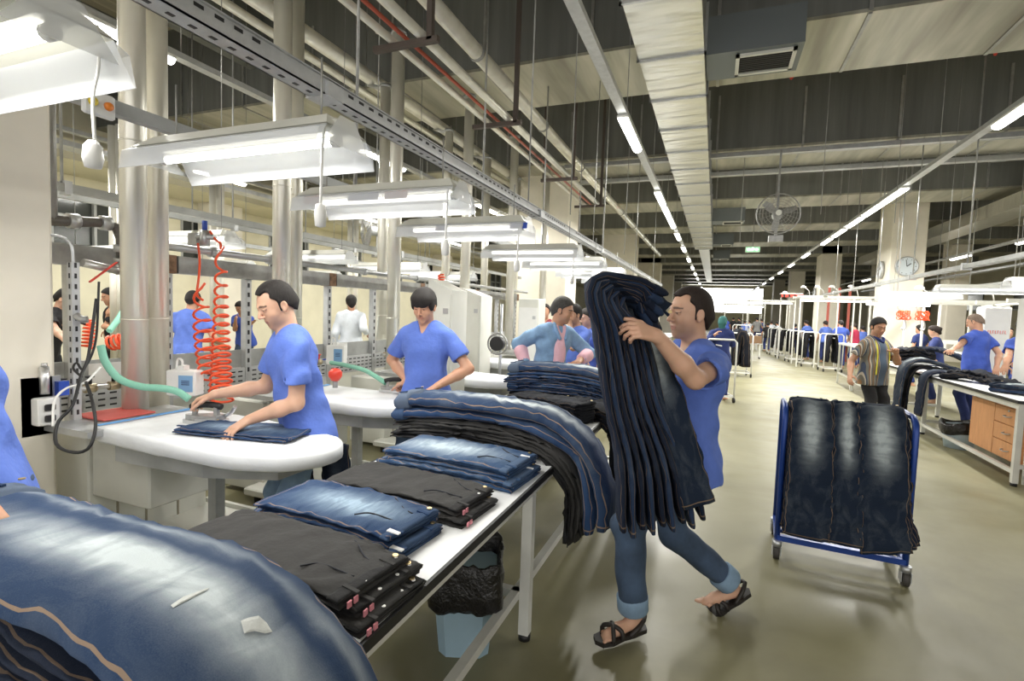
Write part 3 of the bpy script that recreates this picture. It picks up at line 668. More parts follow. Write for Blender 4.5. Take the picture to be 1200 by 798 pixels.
# ------------------------------------------------------------------ long pipes, trunking, brackets under the ceiling
mb = MB().tube([(-2.68, 1.5, 4.5), (-2.68, 26, 4.5)], .085, 14)
t = single('ceiling_pipe', mb, STEEL, 'thick silver round pipe running beside the left light track', 'pipe')
mb = MB()
for y in np.arange(3, 26, 2.4): mb.tube([(0, y - .02, 0), (0, y + .02, 0)], .1, 14)
c = mb.build('pipe_clamp', DULL, t); c.location = (-2.68, 0, 4.5)
for dx, r, m, lb in ((-.16, .035, STEEL, 'silver steam pipe, left one of the bracketed trio'), (.14, .045, STEEL, 'silver steam pipe, right one of the bracketed trio'), (-.02, .018, mat('copper red pipe', (.45, .10, .06), .4, .2), 'thin red pipe between two silver pipes on brackets')):
    single('steam_pipe', MB().tube([(-2.62 + dx, 1.2, 3.93), (-2.62 + dx, 11.2, 3.93)], r, 12), m, lb, 'pipe')
for k, y in enumerate((3.9, 5.9, 8.6, 10.9)):
    mb = MB(); mb.bar((-2.95, y, 3.86), (-2.3, y, 3.86), .05); mb.bar((-2.38, y, 3.86), (-2.38, y, 6.6), .05); 
    if k in (2,): mb.bar((-2.9, y, 3.86), (-2.9, y, 6.6), .04)
    single('pipe_bracket', mb, BROWNP, ['dark hanging bracket nearest the camera under the pipe trio', 'tall dark hanging bracket in the middle of the pipe trio', 'dark hanging bracket third along the pipe trio', 'last dark hanging bracket at the end of the pipe trio'][k], 'bracket', 'pipe brackets')
mb = MB().tube([(-4.65, .8, 4.75), (-4.65, 12.35, 4.75)], .09, 14); mb.tube([(-4.95, .8, 4.7), (-4.95, 12.35, 4.7)], .05, 12)
single('collector_duct', mb, STEEL, 'long silver collector duct above the vertical pipe pairs', 'duct')
mb = MB()
for x0, x1, y in ((-3.4, 13, 11.42), (-3.4, 13, 12.9)):
    mb.bar((x0, y, 4.86), (x1, y, 4.86), .10, .06)
    mb.bar((x0, y + .12, 4.9), (x1, y + .12, 4.9), .03, .12)
single('cable_tray', mb, GREY, 'pair of grey cable trays crossing the hall under the ceiling', 'cable tray')
for k, (x, y) in enumerate(((-8.2, 7.0), (-8.2, 13.6), (9.0, 10.2))):
    single('cable_tray', MB().bb((x - .15, 0, 3.55), (x + .15, 40, 3.62)), GREY, ['flat grey cable tray running along the left hall', '', 'flat grey cable tray running along the right hall'][k], 'cable tray') if k != 1 else None
mb = MB().bb((6.42, 5.5, 4.4), (7.1, 30, 4.75)); single('ventilation_duct', mb, DUCT, 'crimped silver duct along the right side ceiling', 'duct')
# fine suspension wires
for k, (px, y) in enumerate(((-1.45, 5.2), (-1.75, 7.6), (-1.5, 8.9), (1.4, 9), (2.6, 10), (.4, 12), (-3.2, 4.3), (-5.6, 5.5), (-6.4, 4.4), (4.3, 9.5), (5.1, 10.8), (3.9, 7.9))):
    single('suspension_wire', MB().tube([(px, y, 6.6), (px, y, 2.6 if px < 0 else 3.2)], .006, 5), DULL, 'thin grey suspension wire hanging ' + ['left of the nearest strip light', 'before the steam pipe trio', 'before the big left column', 'right of the air outlet box', 'beside the right light track', 'behind the air outlet box', 'left of the steam pipe trio', 'over the back row work lamps', 'farthest left near the windows', 'before the right clock column', 'right of the clock column', 'nearest the right edge'][k], 'wire', 'suspension wires')
for k, (x, y) in enumerate(((.9, 9.9), (3.4, 9.9), (1.8, 14.6), (-.2, 14.6))):
    single('red_pipe', MB().tube([(x, y - .7, 5.35), (x + .6, y + .6, 6.5)], .022, 8), RED, ['left', 'right', 'farther right', 'farther left'][k] + ' thin red slanting sprinkler pipe between ceiling beams', 'pipe', 'sprinkler pipes')

# ------------------------------------------------------------------ fans, exit sign, clocks
def fan(lab, loc, r, rz, tilt=0.):
    t = thing('wall_fan', lab, 'fan', loc, rz)
    mb = MB()
    for q in range(7):
        rr = r * (q + 1) / 7; d = .10 * (1 - (rr / r) ** 2)
        mb.tube([(rr * math.cos(a), -d, rr * math.sin(a)) for a in np.linspace(0, 2 * math.pi, 33)], .004 if q < 6 else .012, 5, False)
    for q in range(20):
        a = 2 * math.pi * q / 20; mb.tube([(rr * math.cos(a), -.10 * (1 - (rr / r) ** 2), rr * math.sin(a)) for rr in np.linspace(.04, r, 5)], .003, 4, False)
    mb.build('guard', DULL, t)
    mb = MB().tube([(0, .02, 0), (0, .26, 0)], .085, 16); mb.build('motor', PAINTG, t)
    mb = MB().tube([(0, -.11, 0), (0, -.06, 0)], .05, 16); mb.build('hub', OFFW, t)
    for q in range(3):
        a = 2 * math.pi * q / 3 + .4; c, s = math.cos(a), math.sin(a); w = r * .22
        vs = [(c * u * r - s * v * w, .02 + v * .05, s * u * r + c * v * w) for u, v in ((.1, -.5), (.5, -.9), (.86, -.8), (.9, .3), (.5, .7), (.1, .5))]
        mb = MB().add(vs + [(x, y + .006, z) for x, y, z in vs], [(0, 1, 2, 3, 4, 5), (11, 10, 9, 8, 7, 6)] + [(i, (i + 1) % 6, 6 + (i + 1) % 6, 6 + i) for i in range(6)]); mb.build('blade', DULL, t)
    mb = MB().bar((0, .2, -.05), (0, .2, -r * 1.35), .05); mb.bar((-.12, .2, -r * 1.2), (.12, .2, -r * 1.2), .16, .12); mb.bar((0, .2, .05), (0, .2, 1.2), .035); mb.build('bracket', DULL, t)
    return t
fan('large round wire guard fan hanging under the ceiling over the aisle', (.97, 10.6, 3.52), .36, 0)
fan('round wire guard fan on the left above the ironing rows', (-6.0, 7.8, 2.95), .34, -.7)
fan('round wire guard fan at the right edge of the hall', (5.9, 8.4, 3.95), .36, .7)
t = thing('exit_sign', 'green illuminated exit sign with arrows and running figure over the aisle', 'sign', (1.1, 20, 4.0))
mb = MB().bb((-.24, -.03, -.10), (.24, .03, .10), b=.008); mb.build('housing', WHITE, t)
mb = MB().bb((-.22, -.036, -.085), (.22, -.03, .085)); mb.build('panel', tube_mat('green lit panel', .8, (.05, .55, .2)), t)
mb = MB()
for sx in (-1, 1):
    M = Matrix.Translation((0, -.040, 0)) @ Matrix.Rotation(math.pi / 2, 4, 'X')
    pts = [(sx * .06, .015), (sx * .12, .015), (sx * .12, .045), (sx * .18, 0), (sx * .12, -.045), (sx * .12, -.015), (sx * .06, -.015)]
    mb.prism(pts if sx > 0 else pts[::-1], 0, .003, M)
mb.build('arrow', tube_mat('white lit mark', 2.5), t)
mb = MB(); y = -.042
mb.box((0.012, y, .055), (.022, .004, .022)); mb.bar((.005, y, .045), (-.005, y, 0), .02, .004, up=(0, 1, 0)); mb.bar((-.004, y, 0), (-.035, y, -.05), .012, .004, up=(0, 1, 0)); mb.bar((-.004, y, 0), (.028, y, -.03), .012, .004, up=(0, 1, 0)); mb.bar((.005, y, .038), (.035, y, .02), .009, .004, up=(0, 1, 0)); mb.bar((.005, y, .038), (-.03, y, .025), .009, .004, up=(0, 1, 0))
mb.build('running_figure', MATS.get('white lit mark') or bpy.data.materials['white lit mark'], t)
MB().bar((0, 0, .1), (0, 0, 2.6), .02).build('hanger', DULL, t)
def clock(lab, loc, rz, r):
    t = thing('wall_clock', lab, 'clock', loc, rz)
    M = Matrix.Rotation(math.pi / 2, 4, 'X')
    MB().lathe([(0, 0), (r, 0), (r, .06), (r * .92, .075), (r * .88, .05)], n=32, M=M).build('rim', GREY, t)
    MB().lathe([(0, .045), (r * .9, .045)], n=32, M=M).build('dial', mat('pale dial', (.62, .68, .72), .4), t)
    mb = MB()
    for q in range(12):
        a = q * math.pi / 6; mb.box((math.sin(a) * r * .75, -.05, math.cos(a) * r * .75), (.02, .006, .02))
    mb.build('hour_mark', BLACK, t)
    MB().bar((0, -.055, 0), (r * .35, -.055, r * .3), .022, .005, up=(0, 1, 0)).build('hour_hand', BLACK, t)
    MB().bar((0, -.058, 0), (-r * .1, -.058, r * .68), .014, .005, up=(0, 1, 0)).build('minute_hand', BLACK, t)
clock('round clock on the front face of the cream column', (5.32, 18.98, 3.32), 0, .30)
clock('round clock on the aisle side of the cream column', (4.88, 19.7, 3.28), -math.pi / 2, .28)
clock('tiny round clock on a distant column', (4.88, 31.4, 3.0), -math.pi / 2, .3)
# ------------------------------------------------------------------ helper: a place in the hall seen in direction (px, py) at depth D
def W(px, py, D):
    r = _M @ np.array([(px - 600.) / 600, (py - 399.) / 600, 1.]); return np.array((0, 0, 1.6)) + r * D

# ------------------------------------------------------------------ ironing rows
PADW = mat('ironing pad', (.80, .82, .84), .7, var=.05, vs=8, bump=.3, bs=18, bd=.01); PADB = mat('pad tip cloth', (.55, .64, .68), .7, var=.06, vs=8)
GREEN = mat('green hose', (.22, .50, .38), .7, bump=.5, bs=90, bd=.004); BLUEP = mat('blue plastic', (.03, .08, .45), .35)
REDMAT = mat('red rubber mat', (.62, .12, .10), .6, bump=.6, bs=130, bd=.004); LBLUE = mat('light blue edge', (.12, .35, .70), .6)
SCREEN = mat('blue display', (.20, .38, .62), .3); ALU = mat('cast aluminium', (.62, .62, .62), .3, .85)
def ironing_table(lab, y, xt=-1.72, ox=0., full=True, sgn=1):
    """sgn=1: board points to +x from the rack; -1 mirrored about the rack at x=-3.9"""
    t = thing('ironing_table', lab, 'ironing table', (-3.9 + ox, y, 0), 0, 'ironing tables'); t.scale = (sgn, 1, 1)
    X = lambda x: x + 3.9
    mb = MB().bb((X(-3.83), -.20, .04), (X(-3.35), .55, .78), b=.01); mb.bb((X(-3.35), -.18, .42), (X(-2.85), .22, .78), b=.01); mb.build('base_cabinet', OFFW, t)
    mb = MB()
    for q in (-.05, .12, .33): mb.bb((X(-3.352), q, .12), (X(-3.346), q + .012, .72))
    mb.build('panel_joint', mat('panel joint', (.30, .27, .20), .7), t)
    mb = MB().bb((X(-3.405), -.38, .845), (X(-3.02), .3, .88)); mb.build('back_plate', GREY, t)
    front = [(-3.1, -.30), (-2.6, -.33), (-2.2, -.34), (-1.98, -.31), (-1.82, -.22), (-1.74, -.10), (-1.75, .05), (-1.85, .15), (-2.1, .22), (-2.6, .29), (-3.1, .28)]
    sc = (xt + 3.1) / (-1.74 + 3.1); pl = [(X(-3.1 + (x + 3.1) * sc), yy) for x, yy in front]
    V = []; prof = ((.80, .03), (.815, .0), (.87, .0), (.885, .012), (.888, .05)); cx = np.mean([p[0] for p in pl]); n = len(pl)
    ring = spline(pl + [], 44); n = len(ring)
    for z, ins in prof:
        for p in ring:
            d = unit(np.array((cx, 0.)) - p); V.append((p[0] + d[0] * ins, p[1] + d[1] * ins, z + .006 * mnoise.noise(Vector((p[0] * 9, p[1] * 9, z * 5)))))
    F = [(k * n + i, k * n + (i + 1) % n, (k + 1) * n + (i + 1) % n, (k + 1) * n + i) for k in range(len(prof) - 1) for i in range(n)]
    F += [tuple(range(n - 1, -1, -1)), tuple((len(prof) - 1) * n + i for i in range(n))]
    bd = MB().add(V, F, True).build('board_pad', PADW, t)
    MB().bb((X(-3.12), -.285, .888), (X(-3.09), .27, .893)).build('blue_edge_strip', LBLUE, bd)
    mb = MB().prism([(X(-3.0), -.26), (X(-2.35), -.24), (X(-2.0), -.1), (X(-2.0), .1), (X(-2.35), .22), (X(-3.0), .24)], .70, .80); mb.build('board_support', PAINTG, t)
    if full:
        MB().bar((X(-2.62), .05, .12), (X(-2.62), .05, .72), .06).build('leg', PAINTG, t)
        mb = MB().bb((X(-3.4), -.35, .06), (X(-2.3), .60, .12), b=.01); mb.bb((X(-2.33), -.35, .12), (X(-2.3), .6, .15)); mb.bb((X(-3.4), .57, .12), (X(-2.3), .6, .15)); mb.build('foot_platform', OFFW, t)
        for a in (-3.3, -2.4):
            for b in (-.3, .5): MB().cyl((X(a), b, .03), .025, .06).build('foot', BLACK, t)
    return t
YS = [.75, 2.03, 3.28, 4.93, 6.6, 8.3, 10.1]
LB = ['white ironing table at the left edge beside the cream column', 'white ironing table with iron and red mat, in front of the man in blue', 'second white ironing table, before the young man with fringe', 'third white ironing table, under the hands of the man in denim shirt',
      'fourth white ironing table along the right row', 'fifth white ironing table along the right row', 'sixth, farthest white ironing table of the right row']
for k, y in enumerate(YS): ironing_table(LB[k], y, -2.25 if k == 0 else (-1.72 if k < 2 else (-1.95 if k == 2 else -1.75)), ox=.5 if k == 0 else 0.)
for k, y in enumerate((2.7, 4.3, 6.0, 7.9)): ironing_table(['back row ironing table just behind the silver pipes', 'back row ironing table behind the red coils', 'back row ironing table behind the young man with fringe', 'farthest back row ironing table of the left hall'][k], y, -2.0, ox=-.16, sgn=-1, full=False)
mb = MB().bb((-3.49, 1.83, .884), (-3.2, 2.12, .892)); single('rubber_mat', mb, REDMAT, 'red ribbed rubber mat on the nearest ironing table', 'mat')
# service rack behind the tables
rk = thing('service_rack', 'long grey steel service rack behind the ironing tables', 'rack', (-3.95, 0, 0))
segs = ((1.76, 2.75), (2.77, 4.55), (4.57, 6.4), (6.42, 8.2), (8.22, 10.2))
for a, b in segs:
    MB().bb((-.07, a, 1.79), (.05, b, 1.925)).build('top_beam', DULL, rk)
    mb = MB().bb((-.073, b - .10, 1.788), (.056, b, 1.927)); mb.build('rusty_end', RUST, rk)
MB().bb((-.06, 1.76, .99), (-.04, 10.2, 1.15)).build('splash_plate', PAINTG, rk)
mb = MB().bb((-.02, 1.76, .80), (0.0, 10.2, .99)); pp = mb.build('perforated_panel', mat('panel grey', (.55, .56, .57), .5, .3), rk)
mb = MB()
for a in np.arange(1.85, 10.1, .075):
    for q in range(4): mb.bb((0, a, .825 + q * .042), (.002, a + .045, .837 + q * .042))
h_ = mb.build('slot', BLACK, rk); h_['kind'] = 'stuff'
for k, y in enumerate((2.08, 2.72, 3.45, 4.5, 5.3, 6.38, 7.3, 8.2, 9.2, 10.15)):
    mb = MB().bb((-.05, y - .03, 0), (.01, y + .03, 1.79)); p_ = mb.build('post', RAILM, rk)
    mb = MB()
    for z in np.arange(.95, 1.78, .085): mb.bb((.01, y - .01, z), (.0125, y + .01, z + .04))
    mb.build('post_slots', BLACK, p_)['kind'] = 'stuff'
# vertical exhaust pipes
def stack_pipe(lab, x, y, z0, z1, r=.072):
    t = thing('exhaust_pipe', lab, 'pipe', (x, y, 0), 0, 'vertical exhaust pipes')
    MB().tube([(0, 0, z0), (0, 0, z1)], r, 20).build('pipe', STEEL, t)
    for z in (1.45, 2.55, 3.6):
        MB().tube([(0, 0, z), (0, 0, z + .008)], r + .004, 20).build('joint_ring', STEEL, t)
    mb = MB().tube([(0, 0, z1 - .04), (0, 0, z1)], r + .012, 20); mb.tube([(0, 0, z1 - .02), (-.12, 0, z1 - .02), (-.3, 0, z1 + .05)], .03, 10); mb.build('pipe_cap', GREY, t)
for k, (x, y) in enumerate(((-3.42, 2.14), (-3.42, 3.32), (-3.42, 4.95), (-3.42, 6.72), (-3.42, 8.5), (-3.42, 10.35))):
    stack_pipe(['thick silver exhaust pipe nearest the camera, left of its pair', 'silver exhaust pipe rising behind the man in blue with the iron', 'silver exhaust pipe rising just left of the young man with fringe', 'silver exhaust pipe behind the white cabinet', 'silver exhaust pipe left of the man in denim shirt', 'farthest silver exhaust pipe of the near row'][k], x, y, .88, 4.63)
for k, (x, y) in enumerate(((-3.6, 2.40), (-3.6, 3.64), (-4.4, 6.08), (-4.4, 7.9), (-4.4, 9.5), (-4.4, 11.2))):
    stack_pipe(['thick silver exhaust pipe nearest the camera, right of its pair', 'back row silver exhaust pipe paired behind the man with the iron', 'back row silver exhaust pipe third from the left', 'back row silver exhaust pipe fourth from the left', 'back row silver exhaust pipe fifth from the left', 'back row silver exhaust pipe farthest away'][k], x, y, .8, 4.63)
for k, (x, y) in enumerate(((-7.6, 3.1), (-7.6, 4.6), (-7.6, 6.1), (-7.6, 7.7), (-7.6, 9.5), (-8.6, 3.9), (-8.6, 5.4), (-8.6, 6.9), (-8.6, 8.7))):
    t = single('exhaust_pipe', MB().tube([(x, y, 0), (x, y, 3.9)], .06, 14).tube([(x - .16, y, 0), (x - .16, y, 3.9)], .06, 14), STEEL, ['first', 'second', 'third', 'fourth', 'fifth', 'first', 'second', 'third', 'fourth'][k] + ' thin pale pipe pair far back on the left, ' + ('nearer row' if k < 5 else 'farther row'), 'pipe', 'far exhaust pipes')
# steam pipe on top of the rack, valves
mb = MB().tube([(-3.72, 2.3, 1.97), (-3.72, 10.2, 1.97)], .028, 12)
sp = thing('steam_line', 'horizontal silver steam line running above the rack beam', 'pipe', (-3.72, 2.3, 1.97)); MB().tube([(0, 0, 0), (0, 7.9, 0)], .028, 12).build('pipe', GREY, sp)
for y in (.62, 1.18, 2.5, 3.6): MB().tube([(0, y - .03, 0), (0, y + .03, 0)], .042, 12).build('coupling', GREY, sp)
sp = thing('steam_line', 'dark iron steam line with elbow and valve beside the near column', 'pipe', (-3.72, 1.72, 2.02))
MB().tube([(0, 0, 0), (0, .42, .05), (0, .50, .03), (0, .53, -.04), (0, .53, -.18)], .032, 12).build('pipe', mat('iron pipe', (.16, .15, .14), .45, .7), sp)
for p, q in (((0, .22, .03), (0, .28, .034)), ((0, .40, .047), (0, .46, .05)), ((0, .53, -.08), (0, .53, -.13)), ((0, .53, -.17), (0, .53, -.2))): MB().tube([p, q], .046, 12).build('coupling', GREY, sp)
mb = MB().tube([(0, .14, .02), (0, .14, .9)], .03, 12); mb.build('riser', DULL, sp)
mb = MB().tube([(0, .53, -.2), (0, .53, -.28)], .035, 12); mb.tube([(0, .55, -.26), (0, .3, -.22)], .026, 12); mb.build('valve', ALU, sp)
MB().bar((.03, .48, -.2), (.03, .32, -.34), .018, .008).build('valve_handle', RED, sp)
def valve_cluster(y, lab):
    t = thing('steam_valves', lab, 'valves', (-3.72, y, 1.0), 0, 'valve clusters')
    MB().tube([(0, -.34, 0), (0, .34, 0)], .016, 10).build('pipe', ALU, t)
    for k, q in enumerate((-.25, -.1, .04, .2)):
        MB().tube([(0, q - .03, 0), (0, q + .03, 0)], .03, 10).build('valve_body', mat('brass fitting', (.50, .42, .28), .35, .8), t)
        MB().tube([(0, q, 0), (0, q, .07)], .012, 8).tube([(0, q, .07), (0, q, .08)], .025, 10).build('valve_wheel', RED if k == 3 else BLACK, t)
    MB().tube([(0, .1, 0), (.1, .1, -.1), (.12, .12, -.12)], .012, 8).build('drain_pipe', ALU, t)
    MB().bar((.0, .26, .02), (.06, .40, .03), .02, .01).build('lever', BLUEP, t)
for k, y in enumerate((2.15, 3.9, 5.5, 7.2)): valve_cluster(y, ['brass steam valves with blue lever behind the red mat', 'brass steam valves behind the second ironing table', 'brass steam valves behind the third ironing table', 'brass steam valves behind the fourth ironing table'][k])
def box_unit(lab, loc, rz=0., w=.20, h=.17, d=.10):
    t = thing('control_box', lab, 'control box', loc, rz, 'white control boxes')
    MB().bb((-w / 2, -d, 0), (w / 2, 0, h), b=.008).build('casing', WHITE, t)
    MB().bb((-w * .05, -d - .004, h * .18), (w * .42, -d, h * .82)).build('display', SCREEN, t)
    mb = MB()
    for q in range(3): mb.bb((w * .05, -d - .006, h * (.45 + q * .07)), (w * .32, -d - .003, h * (.48 + q * .07)))
    mb.build('display_lines', mat('display ink', (.04, .07, .16), .5), t)
    MB().tube(spline([(-.02, -d / 2, h), (-.02, -d / 2, h + .06), (-.05, -d / 2, h + .07), (-.06, -d / 2, h)], 14), .007, 8).build('cable', WHITE, t)
    MB().bb((-.03, -d * .8, h), (.01, -d * .2, h + .03)).build('cable_gland', WHITE, t)
box_unit('white control box with blue display beside the red coil', (-3.3, 2.42, .95), .35)
box_unit('white control box behind the second ironing table', (-3.55, 4.2, .98), .3, .18, .2)
t = thing('notice_sheet', 'blank white sheet hanging on the rack behind the green hose', 'sheet', (-3.86, 2.12, 1.0)); MB().bb((0, 0, 0), (.004, .28, .14)).build('paper', mats_paper := mat('paper white', (.82, .82, .80), .7), t)
single('notice_sheet', MB().bb((-3.86, 4.55, 1.0), (-3.855, 4.7, 1.16)), MATS['paper white'], 'small white sheet on the rack by the second ironing table', 'sheet')
# switch box and tall slotted arm on the near table
t = thing('switch_box', 'grey box with two black switches on the slotted post of the nearest table', 'switch', (-3.42, 1.62, .86))
MB().bb((-.02, -.06, -.04), (.0, .12, .28)).build('back_plate', GREY, t)
MB().bb((0, -.02, .02), (.07, .08, .17), b=.006).build('casing', WHITE, t)
for z in (.06, .12): MB().bb((.07, .005, z - .018), (.085, .055, z + .018), b=.005).build('switch_knob', BLACK, t)
MB().tube([(0.03, .03, .19), (.03, .03, .34)], .022, 12).tube([(.03, .03, .34), (.03, .03, .36)], .014, 10).build('oil_cylinder', ALU, t)
MB().bb((0.0, .09, .17), (.04, .14, .25)).build('blue_block', BLUEP, t)
t = thing('hose_stand', 'tall slotted post with bent arm holding the green hose', 'stand', (-3.40, 1.80, .86))
MB().bb((-.02, -.02, 0), (.02, .02, .92)).build('post', RAILM, t)
mb = MB()
for z in np.arange(.05, .9, .06): mb.bb((.02, -.006, z), (.0215, .006, z + .028)); mb.bb((-.006, -.0215, z), (.006, -.02, z + .028))
mb.build('post_slots', BLACK, t)
MB().tube(spline([(0, 0, .9), (.0, -.01, 1.02), (-.03, -.05, 1.06), (-.05, -.16, 1.05), (-.06, -.2, .96)], 16), .008, 8).build('bent_arm', GREY, t)
MB().tube(spline([(0.02, .0, .62), (.05, .01, .60), (.07, .03, .60)], 8), .02, 8).build('clamp', DULL, t)
# cables
def cable(name, lab, pts, r, m, cat='cable', n=60, group=None):
    return single(name, MB().tube(spline(pts, n), r, 8), m, lab, cat, group)
cable('steam_hose', 'green wrapped steam hose arching from the post to the nearest iron', [W(118, 405, 2.85), W(124, 425, 2.85), W(140, 444, 2.87), W(165, 453, 2.9), W(190, 455, 2.92), W(208, 459, 2.95), W(222, 468, 2.97)], .020, GREEN, 'hose')
cable('steam_hose', 'green steam hose reaching the second iron of the young man', [W(388, 425, 4.9), W(405, 428, 4.6), W(425, 433, 4.4), W(440, 441, 4.25), W(452, 449, 4.2)], .02, GREEN, 'hose')
cable('steam_hose', 'short green hose piece behind the slotted post', [W(128, 388, 4.6), W(138, 375, 4.7), W(146, 362, 4.8), W(152, 352, 4.9)], .026, GREEN, 'hose')
cable('power_cable', 'thick black cable looping down the slotted post', [W(113, 350, 2.8), W(109, 380, 2.78), W(103, 420, 2.75), W(95, 440, 2.7), W(85, 475, 2.6), W(68, 495, 2.55), W(66, 520, 2.5), W(85, 530, 2.5), W(104, 525, 2.5), W(112, 500, 2.55), W(108, 470, 2.6), W(101, 448, 2.7)], .008, BLACK)
cable('power_cable', 'thin black cable with tied bundle beside the post', [W(116, 330, 2.8), W(112, 400, 2.8), W(98, 432, 2.75), W(90, 425, 2.75), W(86, 432, 2.72), W(96, 442, 2.7)], .006, BLACK)
cable('power_cable', 'white cable beside the near switch box', [W(62, 500, 2.55), W(64, 470, 2.6), W(78, 455, 2.65), W(100, 448, 2.7), W(118, 430, 2.8)], .006, WHITE)
cable('power_cable', 'black cable bowing under the nearest ironing board', [W(238, 552, 3.6), W(255, 555, 3.55), W(270, 547, 3.5), W(282, 543, 3.5)], .008, BLACK)
cable('power_cable', 'black cable curving down by the back wall on the left', [W(75, 330, 6), W(80, 355, 6), W(88, 375, 6), W(100, 380, 6)], .012, BLACK)
def coil(lab, p0, p1, r0, r1, turns, ctr_n=0, th=.0085, bow=None):
    p0 = np.array(p0); p1 = np.array(p1); ax = unit(p1 - p0); s = unit(np.cross(ax, (0, 1, .2))); u = np.cross(ax, s); P = []; n = int(turns * 12)
    for i in range(n + 1):
        q = i / n; q2 = q ** 1.0 if ctr_n == 0 else (q ** .6); c = p0 + (p1 - p0) * q2 + (np.array(bow) * math.sin(q2 * math.pi) if bow is not None else 0); a = 2 * math.pi * turns * q; r = r0 + (r1 - r0) * q
        P.append(c + s * r * math.cos(a) + u * r * math.sin(a))
    return single('coiled_hose', MB().tube(P, th, 6), ORANGE, lab, 'coiled hose', 'orange coiled hoses')
coil('bright orange coiled hose hanging loosely behind the iron, right one', W(259, 292, 3.75), W(259, 470, 3.3), .035, .07, 17, 1)
coil('orange coiled hose bunched halfway, left of the longer coil', W(236, 335, 3.7), W(249, 445, 3.5), .045, .075, 9, 1, bow=(-.04, 0, 0))
cable('air_tube', 'orange straight tube rising from the left coil', [W(232, 285, 3.75), W(234, 305, 3.75), W(233, 325, 3.72), W(231, 345, 3.7), W(238, 352, 3.7)], .008, ORANGE, 'tube')
cable('air_tube', 'orange tube sloping up to the valve above the right coil', [W(246, 271, 3.8), W(252, 280, 3.78), W(258, 285, 3.76), W(259, 292, 3.75)], .009, ORANGE, 'tube')
coil('orange coiled hose far behind the right hand of the worker with back turned', W(330, 345, 9), W(322, 372, 9), .10, .14, 10, th=.014)
coil('orange coiled hose above the white cabinet', W(517, 322, 5.2), W(518, 355, 5.2), .03, .04, 11, th=.008)
coil('small orange coiled hose behind the slotted post', W(105, 375, 6.2), W(103, 408, 6.2), .05, .06, 8, th=.012)
coil('orange coil lying across behind the slotted post', W(130, 402, 5.2), W(152, 398, 5.2), .07, .07, 4, th=.014)
t = thing('air_valve', 'small metal air valve with blue knob above the orange coils', 'valve', tuple(W(240, 278, 3.8)))
MB().tube([(0, 0, -.06), (0, 0, .05)], .035, 12).tube([(-.06, -.02, 0), (.08, .02, 0)], .022, 10).build('body', GREY, t); MB().tube([(0, 0, .05), (0, 0, .12)], .018, 10).build('knob', BLUEP, t)
MB().bb((-.14, -.03, -.06), (-.05, .03, .03)).build('filter_cup', DULL, t)
def iron(lab, loc, rz):
    t = thing('steam_iron', lab, 'iron', loc, rz, 'steam irons')
    M = 12; pts = [(-.055, -.11), (.055, -.11), (.058, -.02), (.045, .06), (.015, .12), (0, .13), (-.015, .12), (-.045, .06), (-.058, -.02)]
    MB().prism(pts, 0, .022).build('soleplate', ALU, t)
    MB().prism([(x * .85, y * .88) for x, y in pts], .022, .05).build('body', DULL, t)
    MB().bar((0, -.07, .05), (0, -.07, .10), .03, .02).bar((0, .06, .05), (0, .05, .09), .025, .02).build('handle_post', DULL, t)
    MB().tube(spline([(0, -.10, .098), (0, -.05, .108), (0, .02, .106), (0, .08, .092)], 12), .018, 12).build('handle', BLACK, t)
    MB().tube(spline([(0.03, -.1, .04), (.04, -.13, .06), (.03, -.16, .1)], 8), .012, 8).build('steam_inlet', ALU, t)
    MB().bb((-.06, -.10, .026), (-.045, .02, .034)).build('screw_plate', GREY, t)
IR1 = W(240, 488, 2.93); IR2 = W(462, 462, 4.2)
iron('steam iron under the right hand of the man in blue', (IR1[0], IR1[1], .889), 1.9)
iron('steam iron on the second board under the hand of the young man', (IR2[0], IR2[1], .889), 1.9)
for k, (px, py, D, lab) in enumerate(((393, 439, 3.9, 'red round knob cover beside the second ironing board'), (498, 430, 6.2, 'small red cover left of the third ironing board'))):
    t = thing('ball_cover', lab, 'cover', tuple(W(px, py, D)), 0, 'red covers'); MB().lathe([(0, -.05), (.03, -.045), (.05, -.01), (.05, .02), (.03, .045), (0, .05)]).build('shell', RED, t); MB().tube([(0, 0, -.1), (0, 0, -.04)], .02, 10).build('stem', DULL, t)
# tall white cabinets
def cabinet(lab, loc, w, d, h, z0=.1, slope=True):
    t = thing('control_cabinet', lab, 'cabinet', loc, 0, 'tall pale control cabinets')
    if slope: MB().prism([(-w / 2, z0), (w / 2, z0), (w / 2, h - .1), (-w / 2 + .02, h), (-w / 2, h)], 0, d, Matrix.Rotation(math.pi / 2, 4, 'X') @ Matrix.Scale(-1, 4, (0, 0, 1))).build('casing', OFFW, t)
    else: MB().bb((-w / 2, 0, z0), (w / 2, d, h), b=.01).build('casing', OFFW, t)
    MB().bb((-w / 2 + .015, -.008, z0 + .05), (w / 2 - .015, 0, h - .14)).build('door', WHITE if not slope else OFFW, t)
    MB().bb((w / 2 - .09, -.014, h - .32), (w / 2 - .04, -.008, h - .27)).build('lock', GREY, t)
cabinet('tall pale control cabinet right of the young man with fringe', (-2.93, 5.9, 0), .33, .35, 1.86)
cabinet('white machine head cabinet partly behind the young man with fringe', (-2.40, 4.22, 0), .26, .3, 1.86)
cabinet('bright white cabinet behind the man in denim shirt', (-2.70, 7.5, 0), .33, .35, 1.78, slope=False)
# reel on the stand
t = thing('hose_reel', 'small grey reel of cable between the cabinet and the denim man', 'reel', tuple(W(583, 403, 6.4)))
MB().tube([(r * math.cos(a), 0, r * math.sin(a)) for r, a in [(.13, a) for a in np.linspace(0, 6.28, 24)]], .012, 6).build('rim', DULL, t)
MB().tube([(-.02, 0, 0), (-.02, .1, 0)], .09, 16).build('drum', BLACK, t); MB().tube([(0, .1, -t.location.z), (0, .1, .5)], .02, 8).build('post', GREY, t)

